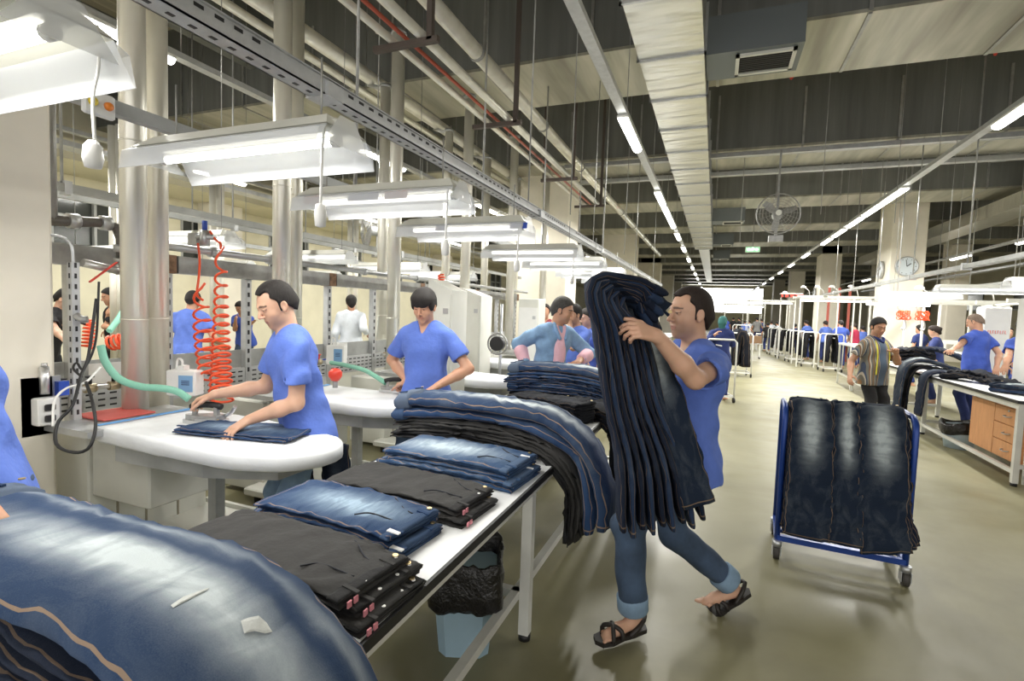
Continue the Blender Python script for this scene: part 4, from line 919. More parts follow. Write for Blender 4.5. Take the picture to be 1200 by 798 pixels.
# ------------------------------------------------------------------ overhead rail and work lamps
def rail(lab, x, y0, y1, z, w=.09, h=.07):
    t = thing('overhead_rail', lab, 'rail', (x, y0, z)); L = y1 - y0
    mb = MB(); mb.bb((-w / 2, 0, 0), (-w / 2 + .006, L, h)); mb.bb((w / 2 - .006, 0, 0), (w / 2, L, h)); mb.bb((-w / 2, 0, 0), (w / 2, L, .006)); mb.bb((-w / 2 - .012, 0, h - .004), (-w / 2, L, h)); mb.bb((w / 2, 0, h - .004), (w / 2 + .012, L, h)); mb.build('channel', RAILM, t)
    mb = MB()
    for y in np.arange(.2, min(L, 12), .075):
        if int(y * 2.2) % 3 != 0: mb.bb((w / 2, y, h * .62), (w / 2 + .0015, y + .035, h * .80))
        mb.bb((-.012, y + .02, -.0015), (.004, y + .045, 0))
    s_ = mb.build('slot', BLACK, t); s_['kind'] = 'stuff'
    for y in np.arange(1.7, L, 2.9): MB().bb((-w / 2 - .016, y, -.006), (w / 2 + .016, y + .10, h * .8)).build('joint_sleeve', RAILM, t)
    for y in np.arange(1.0, L, 3.4): MB().tube([(0, y, h), (0, y, 6.6 - z)], .007, 6).build('hanger_rod', DULL, t)
    return t
rail('perforated steel rail above the near ends of the work lamps', -1.66, .1, 17, 2.50)
def plain_rail(lab, x, y0, y1, z, w=.05, h=.06):
    t = thing('support_rail', lab, 'rail', (x, y0, z)); MB().bb((-w / 2, 0, 0), (w / 2, y1 - y0, h)).build('bar', PAINTG, t)
    for y in np.arange(.55, y1 - y0, 2.2):
        MB().bb((-w / 2 - .01, y, -.02), (w / 2 + .01, y + .05, h + .02)).build('clamp', GREY, t); MB().tube([(0, y, h), (0, y, 6.6 - z)], .011, 6).build('hanger_rod', DULL, t)
    return t
plain_rail('grey support rail above the far ends of the work lamps', -2.53, .4, 12.5, 2.40)
plain_rail('thin grey rail over the back row work lamps', -4.56, 1.8, 12, 2.36)
plain_rail('second thin grey rail over the back row work lamps', -5.46, 1.8, 12, 2.45)
plain_rail('farthest grey rail near the left wall', -7.1, 2.5, 12, 2.45)
t = thing('switch_plate', 'yellow and orange push buttons on the grey rail at the upper left', 'switch', (-2.53, 1.42, 2.38))
MB().bb((.026, -.06, -.02), (.055, .06, .08), b=.006).build('plate', WHITE, t)
M_ = Matrix.Translation((.055, -.03, .03)) @ Matrix.Rotation(math.pi / 2, 4, 'Y')
MB().lathe([(0, 0), (.018, 0), (.016, .012), (0, .014)], M=M_).build('yellow_button', mat('yellow button', (.8, .62, .05), .4), t)
M_ = Matrix.Translation((.055, .03, .03)) @ Matrix.Rotation(math.pi / 2, 4, 'Y')
MB().lathe([(0, 0), (.018, 0), (.016, .012), (0, .014)], M=M_).build('orange_button', mat('orange button', (.85, .25, .03), .4), t)
def shade_mat():
    t = NT('clear lamp shade'); t.b.inputs['Base Color'].default_value = (.72, .74, .76, 1); t.b.inputs['Roughness'].default_value = .25; t.b.inputs['Alpha'].default_value = .62; t.b.inputs['Specular IOR Level'].default_value = .7; return t.m
SHADE = shade_mat()
def work_lamp(lab, x0, x1, y, z, light=True, cord=True, tilt=0., rod=.25):
    t = thing('work_lamp', lab, 'lamp', (x0, y, z), tilt, 'hanging work lamps'); L = x1 - x0
    MB().bb((.02, -.045, -.03), (L - .02, .045, .02), b=.012).build('housing', OFFW, t)
    top = MB(); v = [(0, -.035, .02), (L, -.035, .02), (L, .035, .02), (0, .035, .02)]
    top.add([(0.05, -.05, .022), (L - .05, -.05, .022), (L - .05, .05, .022), (.05, .05, .022), (.0, -.105, -.03), (L, -.105, -.03), (L, .105, -.03), (.0, .105, -.03), (.05, -.05, .026), (L - .05, -.05, .026), (L - .05, .05, .026), (.05, .05, .026), (.0, -.107, -.026), (L, -.107, -.026), (L, .107, -.026), (.0, .107, -.026)],
            [(0, 1, 5, 4), (2, 3, 7, 6), (8, 12, 13, 9), (10, 14, 15, 11), (0, 3, 2, 1), (8, 9, 10, 11), (3, 0, 4, 7), (1, 2, 6, 5), (11, 15, 12, 8), (9, 13, 14, 10)])
    top.build('reflector', OFFW, t)
    lo = MB()
    for s in (-1, 1):
        lo.add([(0, s * .105, -.03), (L, s * .105, -.03), (L, s * .155, -.125), (0, s * .155, -.125), (0, s * .143, -.05), (L, s * .143, -.05), (L, s * .158, -.125), (0, s * .158, -.125)], [(0, 1, 2, 3), (7, 6, 5, 4), (0, 4, 5, 1), (3, 2, 6, 7)])
    for x in (0, L): lo.add([(x, -.04, .02), (x, .04, .02), (x, .118, -.085), (x, -.118, -.085)], [(0, 1, 2, 3)])
    lo.build('clear_skirt', SHADE, t)
    MB().tube([(.06, 0, -.055), (L - .06, 0, -.055)], .016, 10).build('lit_tube', TUBE, t)
    for x in (.05, L - .05): MB().tube([(x - .015, 0, -.055), (x + .015, 0, -.055)], .02, 10).tube([(x, 0, -.05), (x, 0, -.02)], .012, 8).build('tube_socket', WHITE, t)
    for x in (.12, L - .12): MB().tube([(x, 0, .02), (x, 0, rod)], .004, 5).build('hanger_rod', DULL, t)
    if cord:
        c = MB().tube(spline([(L - .06, -.05, 0), (L - .05, -.07, -.12), (L - .055, -.07, -.30)], 12), .005, 6).build('pull_cord', WHITE, t)
        MB().lathe([(0, -.045), (.018, -.04), (.022, 0), (.016, .035), (0, .04)], (L - .055, -.07, -.33), 14).build('pull_knob', WHITE, c)
    if light: area_light((L / 2, 0, -.09), L - .15, .1, SHADE_W, parent=t)
LY = [.74, 1.52, 2.42, 3.45, 4.95, 6.15, 7.6, 9.2]
LL = ['nearest work lamp, cropped at the upper left corner', 'large lit work lamp above the man in blue with the iron', 'third work lamp, printed stickers on its clear skirt', 'fourth work lamp from the left along the perforated rail', 'fifth work lamp from the left along the perforated rail', 'sixth work lamp from the left along the perforated rail', 'seventh, small work lamp before the end of the rail', 'farthest work lamp under the perforated rail']
for k, y in enumerate(LY): work_lamp(LL[k], -2.27 if k else -2.2, -1.26 if k else -1.42, y, 2.24 if k else 2.26, cord=k in (1, 2, 3, 4))
t = thing('pull_cord', 'white pull cord with thick white knob hanging before the near column', 'pull cord', (-1.32, .92, 2.3)); MB().tube(spline([W(114, 30, 1.3), W(116, 75, 1.3), W(109, 115, 1.3), W(111, 165, 1.3)] - np.array((-1.32, .92, 2.3)), 20), .004, 8).build('cord', WHITE, t)
q_ = W(109, 181, 1.3) - np.array((-1.32, .92, 2.3)); MB().lathe([(0, -.036), (.018, -.033), (.023, -.01), (.020, .02), (.010, .034), (0, .036)], tuple(q_), 16).build('knob', WHITE, t)
mb = MB(); 
for (a, b, c, m) in ((-2.2, -2.1, 0, 'red'), (-1.62, -1.45, 0, 'red'),): pass
for k, (y, x0, x1, c) in enumerate(((2.42, -2.2, -2.08, RED), (2.42, -1.66, -1.52, RED), (2.42, -1.9, -1.7, BLUEP), (3.45, -1.36, -1.23, BLUEP), (3.45, -1.95, -1.85, BLUEP))):
    st_ = MB().add([(x0, y - .111, 2.20), (x1, y - .111, 2.20), (x1, y - .123, 2.158), (x0, y - .123, 2.158)], [(0, 1, 2, 3)]).build('sticker', c); lp_ = [o for o in bpy.data.objects if o.get('label') == LL[LY.index(y)]][0]
    st_.parent = lp_; st_.location = -lp_.location
for k, (x, y) in enumerate(((-5.3, 3.4), (-5.2, 4.9), (-5.1, 6.4), (-5.1, 8.0), (-8.0, 4.2), (-8.0, 6.0), (-8.0, 8.0))):
    work_lamp(['back row work lamp between the two silver pipe pairs', 'back row work lamp right of the second pipe pair', 'back row work lamp above the white shirted worker', 'back row work lamp left of the cabinet', 'far left work lamp near the column', 'far left work lamp above the worker facing forward', 'far left work lamp, farthest'][k], x, x + 1.2, y, 2.2, light=k in (0, 2, 4, 6), cord=False, rod=4.4)
# ------------------------------------------------------------------ cloth
DN = denim('washed blue denim', (.024, .048, .105), (.56, .62, .64), 1.15, .47, .24, .17, st=.55, band=1.)
DN2 = denim('dark indigo denim', (.020, .036, .078), (.26, .34, .44), .6, .35, .2, .2, st=.4)
DN3 = denim('mid blue denim', (.022, .050, .120), (.36, .48, .60), 1.0, .45, .3, .25, st=.5)
DN4 = denim('light blue denim', (.035, .075, .16), (.50, .60, .68), 1.1, .6, .35, .26, st=.5)
DN5 = denim('cart denim', (.010, .018, .036), (.42, .47, .48), 1.2, .30, .17, .20, st=.35)
DN6 = denim('inky denim', (.009, .014, .030), (.14, .18, .24), .35, .35, .2, .2, st=.25)
DKG = mat('charcoal twill', (.030, .029, .028), .85, var=.2, vs=9, bump=.5, bs=30, bd=.008); BLK = mat('black trouser cloth', (.010, .010, .011), .85, bump=.5, bs=25, bd=.01)
BLKL = denim('near black denim', (.005, .006, .010), (.05, .06, .09), .3, .3, .2, .2, st=.15)
PINK = mat('pink striped tape', (.75, .28, .33), .7)
# ------------------------------------------------------------------ the long white work table
TABLE_TOP = mat('table laminate', (.80, .81, .82), .35)
t = thing('work_table', 'long white work table with black edge and white steel frame in front', 'table', (-1.16, 0, 0))
MB().bb((-.42, -1.0, .775), (.42, 4.9, .80)).build('tabletop', TABLE_TOP, t)
mb = MB(); mb.bb((.42, -1.0, .770), (.432, 4.9, .801)); mb.bb((-.432, -1.0, .770), (-.42, 4.9, .801)); mb.bb((-.432, 4.9, .770), (.432, 4.912, .801)); mb.build('black_edging', BLACK, t)
FR = mat('white frame steel', (.70, .70, .66), .4, .1, var=.08, vs=6)
mb = MB()
for x in (-.38, .38): mb.bb((x - .022, -.95, .72), (x + .022, 4.85, .768))
for y in (-.95, 2.28, 4.83): mb.bb((-.40, y - .02, .72), (.40, y + .02, .768))
mb.build('frame', FR, t)
for y in (-.9, 2.28, 4.8):
    for x in (-.38, .38):
        l = MB().bb((x - .025, y - .025, .03), (x + .025, y + .025, .72)).build('leg', FR, t); MB().cyl((x, y, .015), .03, .03).build('levelling_foot', BLACK, l)
    MB().bb((-.36, y - .02, .20), (.36, y + .02, .24)).build('cross_bar', FR, t)
MB().bb((.31, -.9, .20), (.35, 4.8, .24)).build('long_bar', FR, t)
# bin under the table
t = thing('waste_bin', 'blue grey square waste bin lined with a black bag under the table', 'bin', (-1.03, 2.14, 0), math.radians(20))
BB = mat('blue grey bin plastic', (.33, .47, .57), .45, var=.05)
def frustum(w0, w1, z0, z1, top=True):
    mb = MB(); n = 16; V = []
    for w, z in ((w0, z0), (w1, z1)):
        for k in range(n):
            a = 2 * math.pi * (k + .5) / n; c, s = math.cos(a), math.sin(a); q = 1 / max(abs(c), abs(s)); q = min(q, 1.3); V.append((c * q * w, s * q * w, z))
    F = [(i, (i + 1) % n, n + (i + 1) % n, n + i) for i in range(n)] + [tuple(range(n - 1, -1, -1))]
    if top: F.append(tuple(range(n, 2 * n)))
    return mb.add(V, F)
frustum(.115, .15, .0, .38).build('bin', BB, t)
mb = MB(); n = 48; V = []; F = []; rows = [(.150, .23), (.168, .26), (.172, .33), (.160, .40), (.166, .455), (.158, .46), (.145, .40), (.13, .30), (.10, .25)]
for w, z in rows:
    for k in range(n):
        a = 2 * math.pi * k / n; c, s = math.cos(a), math.sin(a); q = min(1 / max(abs(c), abs(s)), 1.32); d = mnoise.noise(Vector((c * 4, s * 4, z * 14))) * .018
        V.append((c * (q * w + d), s * (q * w + d), z + (mnoise.noise(Vector((c * 3, s * 3, 7))) * .05 if z < .3 or z > .44 else 0)))
F = [(r * n + i, r * n + (i + 1) % n, (r + 1) * n + (i + 1) % n, (r + 1) * n + i) for r in range(len(rows) - 1) for i in range(n)] + [tuple((len(rows) - 1) * n + i for i in range(n))]
bag = mat('black bin bag', (.012, .011, .011), .3, bump=.8, bs=26, bd=.02); mb.add(V, F, True).build('bin_bag', bag, t)

# ------------------------------------------------------------------ folded trousers on the table
def folded(kind, y0, y1, x0, x1, n, z, labs, m, group, tab=None, band_m=None, seed=0, th=.044, grp_cat='jeans'):
    """n folded pairs on top of each other; waistbands at the aisle end"""
    for i in range(n):
        zz = z + th * (i + .5); w = y1 - y0; yc = (y0 + y1) / 2 + (.012 if i % 2 else -.012); dx = .03 * (n - 1 - i)
        P = [(x1 + dx, yc - .01, zz - .004), (x1 - .12, yc, zz + .006), ((x0 + x1) / 2, yc + .01, zz + .010), (x0 + .12, yc + .02, zz + .006), (x0 + .02 * i, yc + .02, zz)]
        garment(kind, labs[i], P, (0, 1, 0), w * .92, w * .99, th, m, cat=grp_cat, group=group, layers=3, n=44, seed=seed + i * 7, amp=.008, tab=tab, band_m=band_m, shift=.016, bulge=.08, pocket=(i == n - 1))
folded('folded_jeans', 2.04, 2.40, -1.50, -.80, 2, .80, ['lower pair of the folded light blue jeans beside the draped pile', 'upper pair of the folded light blue jeans, white tab on waistband'], DN4, 'light blue folded jeans', tab=(.25,), seed=3, th=.046)
folded('folded_trousers', 1.63, 1.93, -1.50, -.83, 2, .80, ['lower pair of charcoal trousers between two stacks of blue jeans', 'upper pair of charcoal trousers between two stacks of blue jeans'], DKG, 'charcoal folded trousers, middle stack', band_m=BLK, seed=11, th=.031, grp_cat='trousers')
folded('folded_jeans', 1.30, 1.60, -1.52, -.90, 2, .80, ['lower pair of crumpled blue jeans between the charcoal stacks', 'upper pair of crumpled blue jeans with white label between the charcoal stacks'], DN3, 'blue folded jeans, nearest stack', tab=(-.34,), seed=21, th=.038)
folded('folded_trousers', .98, 1.27, -1.52, -.80, 3, .80, ['bottom pair of charcoal trousers next to the nearest denim pile', 'middle pair of charcoal trousers next to the nearest denim pile', 'top pair of charcoal trousers next to the nearest denim pile'], DKG, 'charcoal folded trousers, nearest stack', band_m=BLK, seed=31, th=.027, grp_cat='trousers')
for k, (x, y, z) in enumerate(((-.80, 1.03, .885), (-.775, 1.12, .862), (-.80, 1.20, .885), (-.76, 1.01, .84))):
    pass
# details of waistbands: pink tape and snaps on the charcoal trousers
for o in [o for o in bpy.data.objects if o.name.startswith('folded_trousers')]:
    for q, dz in ((-.11, .012), (-.085, .012)):
        MB().bb((.0015, q - .007, -.008), (.006, q + .007, .008)).build('pink_tape', PINK, o)
    for q in (-.03, .05, .11): MB().tube([(-.012, q, .016), (-.012, q, .0185)], .0055, 10).build('snap', MATS['label white'], o)
# near pile, draped across the table and down the aisle side
def drape(kind, base, side, w, th, n, labs, m, group, seed=0, dlen=-.03, amp=.007, layers=2, ncyc=None, cat='jeans', w1=None, jit=.02, detail=True, lift=1.0, **kw):
    """nested pile: layer 0 lies lowest, each next one lies on it"""
    rnd = random.Random(seed); ths = th if isinstance(th, list) else [th] * n
    for i in range(n):
        th = ths[i]; hgt = sum(ths[:i]) + (th - ths[0]) / 2
        P = [np.array(p, float) for p in base]; out = []
        for k, p in enumerate(P):
            t = unit(P[min(k + 1, len(P) - 1)] - P[max(k - 1, 0)]); nn = np.cross(unit(side), t); nn = nn if (nn[2] > 0 or (abs(nn[2]) < .3 and nn.dot(pn) > 0)) else -nn
            if k and nn.dot(pn) < 0: nn = -nn
            pn = nn; out.append(p + nn * hgt * lift + unit(side) * rnd.uniform(-jit, jit) * .6)
        e = unit(out[-1] - out[-2]); out[-1] = out[-1] + e * (dlen * (i) + rnd.uniform(-.02, .02))
        out[0] = out[0] + unit(out[0] - out[1]) * rnd.uniform(-.02, .02)
        mm = m[i] if isinstance(m, (list, tuple)) else m
        garment(kind, labs[i] if isinstance(labs, (list, tuple)) else labs % i, out, side, w, w1 or w * .8, th * 1.0, mm, cat=cat, group=group, layers=layers if th < .055 else 1, bulge=.3 if th < .055 else .4, n=46 if detail else 26, M=22 if detail else 14, seed=seed + i * 3, amp=amp, band=detail, **kw)
num = ['lowest', 'second from the bottom', 'third from the bottom', 'fourth from the bottom', 'fifth from the bottom', 'sixth from the bottom', 'seventh from the bottom', 'eighth from the bottom', 'ninth from the bottom']
near = [(-1.95, .70, .83), (-1.75, .70, .845), (-1.4, .70, .855), (-1.08, .69, .85), (-.86, .68, .825), (-.745, .67, .74), (-.70, .66, .58), (-.69, .66, .36)]
drape('jeans', near, (0.03, 1, 0), .38, [.05, .04, .04, .075], 4, ['dark jeans %s in the big draped pile nearest the camera' % num[i] for i in range(3)] + ['washed blue jeans with worn white patch on top of the nearest draped pile'], [DN6, DN6, DN6, DN], 'draped pile nearest the camera', seed=5, dlen=.0, amp=.008, jit=.03, w1=.36)
# worn white patch and scratch on the top denim
bpy.context.view_layer.update()
tops = [o for o in bpy.data.objects if o.get('label', '').startswith('washed blue jeans with worn')][0]
legs_ = [c for c in tops.children if c.name.startswith('leg')]
def on_cloth(px, py, lift=.0015):
    r = _M @ np.array([(px - 600.) / 600, (py - 399.) / 600, 1.]); best = None
    for lg in legs_:
        mi = lg.matrix_world.inverted(); o_ = mi @ Vector((0, 0, 1.6)); d_ = (mi.to_3x3() @ Vector(r)).normalized(); hit, loc_, nrm, _ = lg.ray_cast(o_, d_)
        if hit and (best is None or (loc_ - o_).length < best[0]): best = ((loc_ - o_).length, lg.matrix_world @ (loc_ + nrm * lift))
    return np.array(best[1]) - np.array(tops.location) if best else None
def patch(pts, name):
    P = [on_cloth(*p) for p in pts]
    if all(p is not None for p in P):
        c0 = np.mean(pts, 0); n = len(pts); rings = [P]
        for q in (.66, .33): rings.append([on_cloth(*(c0 + (np.array(p) - c0) * q), lift=.0035) for p in pts])
        V = [p for r in rings for p in r] + [on_cloth(*c0, lift=.0035)]
        F = [(k * n + i, k * n + (i + 1) % n, (k + 1) * n + (i + 1) % n, (k + 1) * n + i) for k in range(2) for i in range(n)] + [(2 * n + i, 2 * n + (i + 1) % n, 3 * n) for i in range(n)]
        MB().add(V, F).build(name, mat('worn cotton threads', (.62, .64, .62), .9, var=.15, vs=60), tops)
patch([(282, 728), (292, 724), (303, 722), (312, 730), (319, 741), (310, 743), (298, 740), (286, 743)], 'worn_patch')
patch([(200, 710), (215, 700), (245, 689), (243, 692), (222, 703), (203, 713)], 'scratch')
# pile 2
p2_ = [(-1.70, 2.66, .84), (-1.55, 2.67, .86), (-1.3, 2.67, .87), (-1.05, 2.66, .865), (-.84, 2.65, .835), (-.71, 2.64, .76), (-.665, 2.64, .64), (-.66, 2.64, .38)]
drape('jeans', p2_, (0, 1, 0), .30, [.036, .036, .036, .06, .075],  5, ['%s %s in the second draped pile' % (a, num[i]) for i, a in enumerate(['black trousers', 'charcoal trousers', 'charcoal trousers', 'dark blue jeans'])] + ['washed blue jeans on top of the second draped pile, beyond the folded light jeans'], [BLK, DKG, DKG, DN3, DN], 'draped pile in the middle of the table', seed=15, dlen=-.03, w1=.26, amp=.012, jit=.05)
drape('trousers', [(-1.35, 2.62, .83), (-1.5, 2.63, .83), (-1.6, 2.63, .80), (-1.65, 2.63, .70), (-1.66, 2.63, .52)], (0, 1, 0), .30, .022, 1, ['black trousers hanging over the left table edge'], BLK, None, seed=33, cat='trousers')
# small black pile and pile 3
p3_ = [(-1.42, 3.72, .825), (-1.2, 3.66, .83), (-.95, 3.58, .83), (-.82, 3.53, .825)]
for i in range(4): garment('rolled_trousers', 'black trousers %s in the small pile before the third denim pile' % num[i], [np.array(p) + v3(0, 0, .036 * i) for p in p3_][::-1], (.3, 1, 0), .26, .26, .036, BLKL, cat='trousers', group='small black pile', seed=60 + i, amp=.012)
folded('folded_jeans', 3.78, 4.0, -1.2, -.80, 2, .80, ['lower dark jeans folded at the table edge before the third pile', 'upper dark jeans folded at the table edge before the third pile'], DN2, 'dark folded jeans', seed=71, th=.026)
p4_ = [(-1.72, 4.42, .84), (-1.5, 4.42, .86), (-1.25, 4.41, .87), (-1.0, 4.38, .86), (-.82, 4.36, .82), (-.70, 4.35, .74), (-.66, 4.35, .6), (-.65, 4.35, .28)]
drape('jeans', p4_, (0, 1, 0), .36, [.04, .04, .04, .04, .05, .07], 6, ['%s %s in the third draped pile' % (a, num[i]) for i, a in enumerate(['black jeans', 'dark jeans', 'blue jeans', 'dark jeans', 'blue jeans'])] + ['faded blue jeans on top of the third draped pile'], [BLKL, DN2, DN3, DN2, DN3, DN], 'third draped pile', seed=25, dlen=-.02, w1=.3, amp=.012, jit=.05)
drape('trousers', [(-1.1, 3.86, .83), (-.9, 3.85, .84), (-.76, 3.84, .82), (-.66, 3.83, .70), (-.63, 3.82, .5), (-.62, 3.8, .28)], (0, 1, 0), .34, [.05, .05], 2, ['lower black trousers hanging over the edge beside the carried bundle', 'upper black trousers hanging over the edge beside the carried bundle'], BLKL, 'black trousers hanging beside the bundle', seed=75, amp=.02, cat='trousers')
# denim piece on the first ironing board and the dark jeans hanging behind it
garment('jeans', 'blue jeans being ironed on the nearest ironing board', [(-2.62, 1.93, .905), (-2.4, 1.97, .908), (-2.2, 2.02, .908), (-1.98, 2.08, .905)], (.2, 1, 0), .26, .30, .024, DN3, cat='jeans', seed=81, amp=.006)
for k, x in enumerate((-2.28, -2.0)):
    garment('jeans', ['dark jeans leg panel hanging under the board, left one', 'dark jeans leg panel hanging under the board, right one'][k], [(x, 2.34, .80), (x, 2.36, .6), (x + .01, 2.36, .42), (x + .01, 2.36, .25)], (1, 0, 0), .20, .22, .02, DN6, cat='jeans', seed=90 + k, band=False, layers=1)

# ------------------------------------------------------------------ the blue trolley with jeans
BLUEF = mat('blue painted tube', (.012, .05, .26), .35, .2)
tr = thing('trolley', 'blue tube trolley on four castors carrying hung jeans in the aisle', 'trolley', (.83, 3.96, 0), -.07)
def tr_end(x):
    mb = MB(); r = .018; P = [(x, -.19, .12), (x, -.19, .94), (x, -.17, .99), (x, -.12, 1.02), (x, .12, 1.02), (x, .17, .99), (x, .19, .94), (x, .19, .12)]
    return mb.tube(P, r, 10)
for x in (-.35, .35): tr_end(x).build('end_frame', BLUEF, tr)
mb = MB()
for y in (-.19, .19): mb.bb((-.35, y - .018, .12), (.35, y + .018, .156))
for x in (-.35, .35): mb.bb((x - .018, -.19, .12), (x + .018, .19, .156))
for y in (-.06, .06): mb.bb((-.35, y - .012, .125), (.35, y + .012, .15))
mb.build('base_frame', BLUEF, tr)
for y in (-.05, .05): MB().tube([(-.35, y, .91), (.35, y, .91)], .014, 10).build('top_bar', BLUEF, tr)
for x in (-.35, .35):
    for y in (-.21, .21):
        c = MB().tube([(x, y, .085), (x, y, .125)], .03, 12).bb((x - .028, y - .03, .03), (x - .022, y + .03, .09)).bb((x + .022, y - .03, .03), (x + .028, y + .03, .09)).build('castor', GREY, tr)
        w = MB().tube([(x - .018, y, .045), (x + .018, y, .045)], .045, 18).build('wheel', mat('castor rubber', (.05, .045, .04), .6), c)
cw, sw = math.cos(-.07), math.sin(-.07)
def T(x, y, z): return (.83 + x * cw - y * sw, 3.96 + x * sw + y * cw, z)
cnt = 0
names = ['left stack', 'middle stack', 'right stack']; wd = (.26, .17, .27); xc = (-.20, .0, .18)
for s_ in range(3):
    for i in range(4):
        o = .028 * i; tl = .02 * i; xx = xc[s_] + (3 - i) * (.013 if s_ == 2 else (-.006 if s_ == 0 else .004))
        yb = .05
        P = [T(xx - .01, .12 + o, .70), T(xx - .005, .10 + o, .88), T(xx, .02, .965 + o), T(xx + .002, -.06 - o * .5, .945 + o), T(xx + .004, -.125 - o, .86), T(xx + .008, -.165 - o * 1.1, .62), T(xx + .012, -.175 - o * 1.1, .40), T(xx + (.02, .03, .07)[s_] - .01, -.18 - o * 1.1, .20 + .012 * (3 - i))]
        P = P[2:] if i == 3 else P[1:]
        garment('jeans', '%s jeans of the %s hung on the blue trolley' % (['innermost dark', 'second dark', 'third dark', 'front, faded'][i], names[s_]), P, (1, -.07, 0), wd[s_] * (.92 if s_ != 1 else .9), wd[s_] * 1.05, .030, DN5 if i == 3 else DN6, group='jeans on the blue trolley', seed=100 + cnt, layers=1, amp=.017, M=20, n=40); cnt += 1
# ------------------------------------------------------------------ the bundle carried by the man: jeans held over one arm, waists up
def bundle():
    top = [W(704, 340, 2.22), W(768, 352, 2.30)]; bot = [W(731, 604, 2.30), W(806, 598, 2.45)]
    n = 9; cf = _M[:, 2]                       # lengthwise stack, edges towards the viewer's side
    side = unit(np.array((-.25, .95, 0)))
    for i in range(n):
        q = i / (n - 1); a = W(692 + 34 * q, 334 + 26 * q, 2.10 + .22 * q); b = W(700 + 52 * q, 390, 2.12 + .22 * q); b2 = W(712 + 62 * q, 470, 2.16 + .20 * q); c = W(726 + 78 * q, 540, 2.18 + .22 * q); d = W(728 + 90 * q, 612 - 16 * q + (8 if i % 2 else 0), 2.2 + .24 * q)
        # waist end folds over to the right, towards the face
        e1 = W(734 + 10 * q, 328 + 34 * q, 2.18 + .18 * q); e2 = W(764 - 4 * (i % 3), 340 + 58 * q, 2.26 + .12 * q)
        P = [e2, e1 if q < .9 else W(745, 345, 2.4), a, b, b2, c, d]
        garment('jeans', 'dark jeans, %s, in the bundle the man carries' % ['foremost and leftmost', 'second from the left', 'third from the left', 'fourth from the left', 'middle one', 'fourth from the right', 'third from the right', 'second from the right', 'faded rightmost'][i], P, side, .20, .22, .032, [DN6, DN2][i % 2] if i < n - 1 else DN5, group='bundle of jeans carried by the man', seed=200 + i, amp=.006, layers=1, n=44, M=18, bandw=1.05)
bundle()
garment('jeans', 'faded dark jeans, broad side showing, at the right of the carried bundle', [W(772, 372, 2.32), W(748, 352, 2.34), W(756, 395, 2.33), W(776, 450, 2.28), W(797, 520, 2.27), W(818, 592, 2.27)], _M[:, 0], .16, .15, .03, DN5, group='bundle of jeans carried by the man', seed=231, amp=.012, layers=1, n=44, M=20)
# ------------------------------------------------------------------ people
TEE = cloth('blue cotton', (.11, .19, .60)); TEE2 = cloth('blue cotton darker', (.05, .10, .45)); NAVY = cloth('navy cotton', (.02, .035, .15)); JN = denim('worn jeans', (.03, .05, .10), (.22, .28, .34), .6, .4, .3, .3, st=0)
JEANP = mat('worn jeans cloth', (.045, .075, .13), .85, var=.35, vs=7, bump=.4, bs=40); JEANL = mat('pale jeans cloth', (.20, .30, .42), .85, var=.3, vs=7, bump=.4, bs=40); BLKP = cloth('black cloth', (.012, .012, .014))
CHAM = mat('light denim shirt', (.22, .36, .56), .85, var=.2, vs=14, bump=.4, bs=40); PINKS = cloth('pink shirt', (.80, .48, .55)); WSH = cloth('white shirt', (.68, .72, .78))
HB = hair_mat('black hair', (.012, .009, .008)); HBR = hair_mat('dark brown hair', (.022, .013, .010)); HGR = hair_mat('greying hair', (.06, .055, .05)); HG2 = hair_mat('grey stubble hair', (.22, .16, .12)); TEAL = cloth('teal scarf', (.04, .16, .15))
TN = (.56, .31, .20); TN2 = (.50, .27, .165); TN3 = (.64, .39, .27)
def yaw_to(dx, dy): return math.atan2(-dx, dy)
CF = _M[:, 2]; CR = _M[:, 0]
def facing(right, away):                 # a heading given as right / away as seen from the aisle end
    d = np.array((CR[0] * right + CF[0] * away, CR[1] * right + CF[1] * away)); return yaw_to(d[0], d[1])
# man with the iron
b = W(358, 480, 2.93); fy = facing(-.80, -.60)
IR = W(238, 470, 2.93)
person('man in blue t-shirt bending over the nearest ironing board with an iron', (b[0], b[1]), fy, H=1.75, lean=.22, hpitch=.48, hyaw=.22, hands=(W(292, 492, 2.70), W(252, 462, 2.93)), hint=((.9, .2, -.75), (.6, .9, -.3)),
       hdir=(unit(W(268, 506, 2.62) - W(292, 492, 2.70)), unit(W(222, 470, 2.93) - W(250, 462, 2.93))), hn=((0, 0, -1), (0, .1, -1)), curls=((.25, .45, .35), (.5, .8, .6)), shirt_m=TEE, pants_m=JEANL, hair='receding', hair_m=HB, tone=TN3, stub=.45, res=.010, seed=3)
# young man
b = W(500, 440, 3.98)
person('young man with black fringe in blue t-shirt ironing at the second board', (b[0], b[1]), facing(-.25, -.97), H=1.76, lean=.08, hpitch=.36, hyaw=.05, hands=(W(513, 452, 3.75), W(478, 447, 4.0)), hint=((.8, .3, -.5), (-.9, .4, -.5)),
       hdir=(None, unit(W(462, 452, 4.1) - W(478, 447, 4.0))), hn=((0, 0, -1), (0, 0, -1)), curls=((.25, .4, .3), (.9, 1.1, .7)), shirt_m=TEE, pants_m=JEANP, hair='fringe', hair_m=HB, tone=TN, stub=.12, res=.011, seed=8)
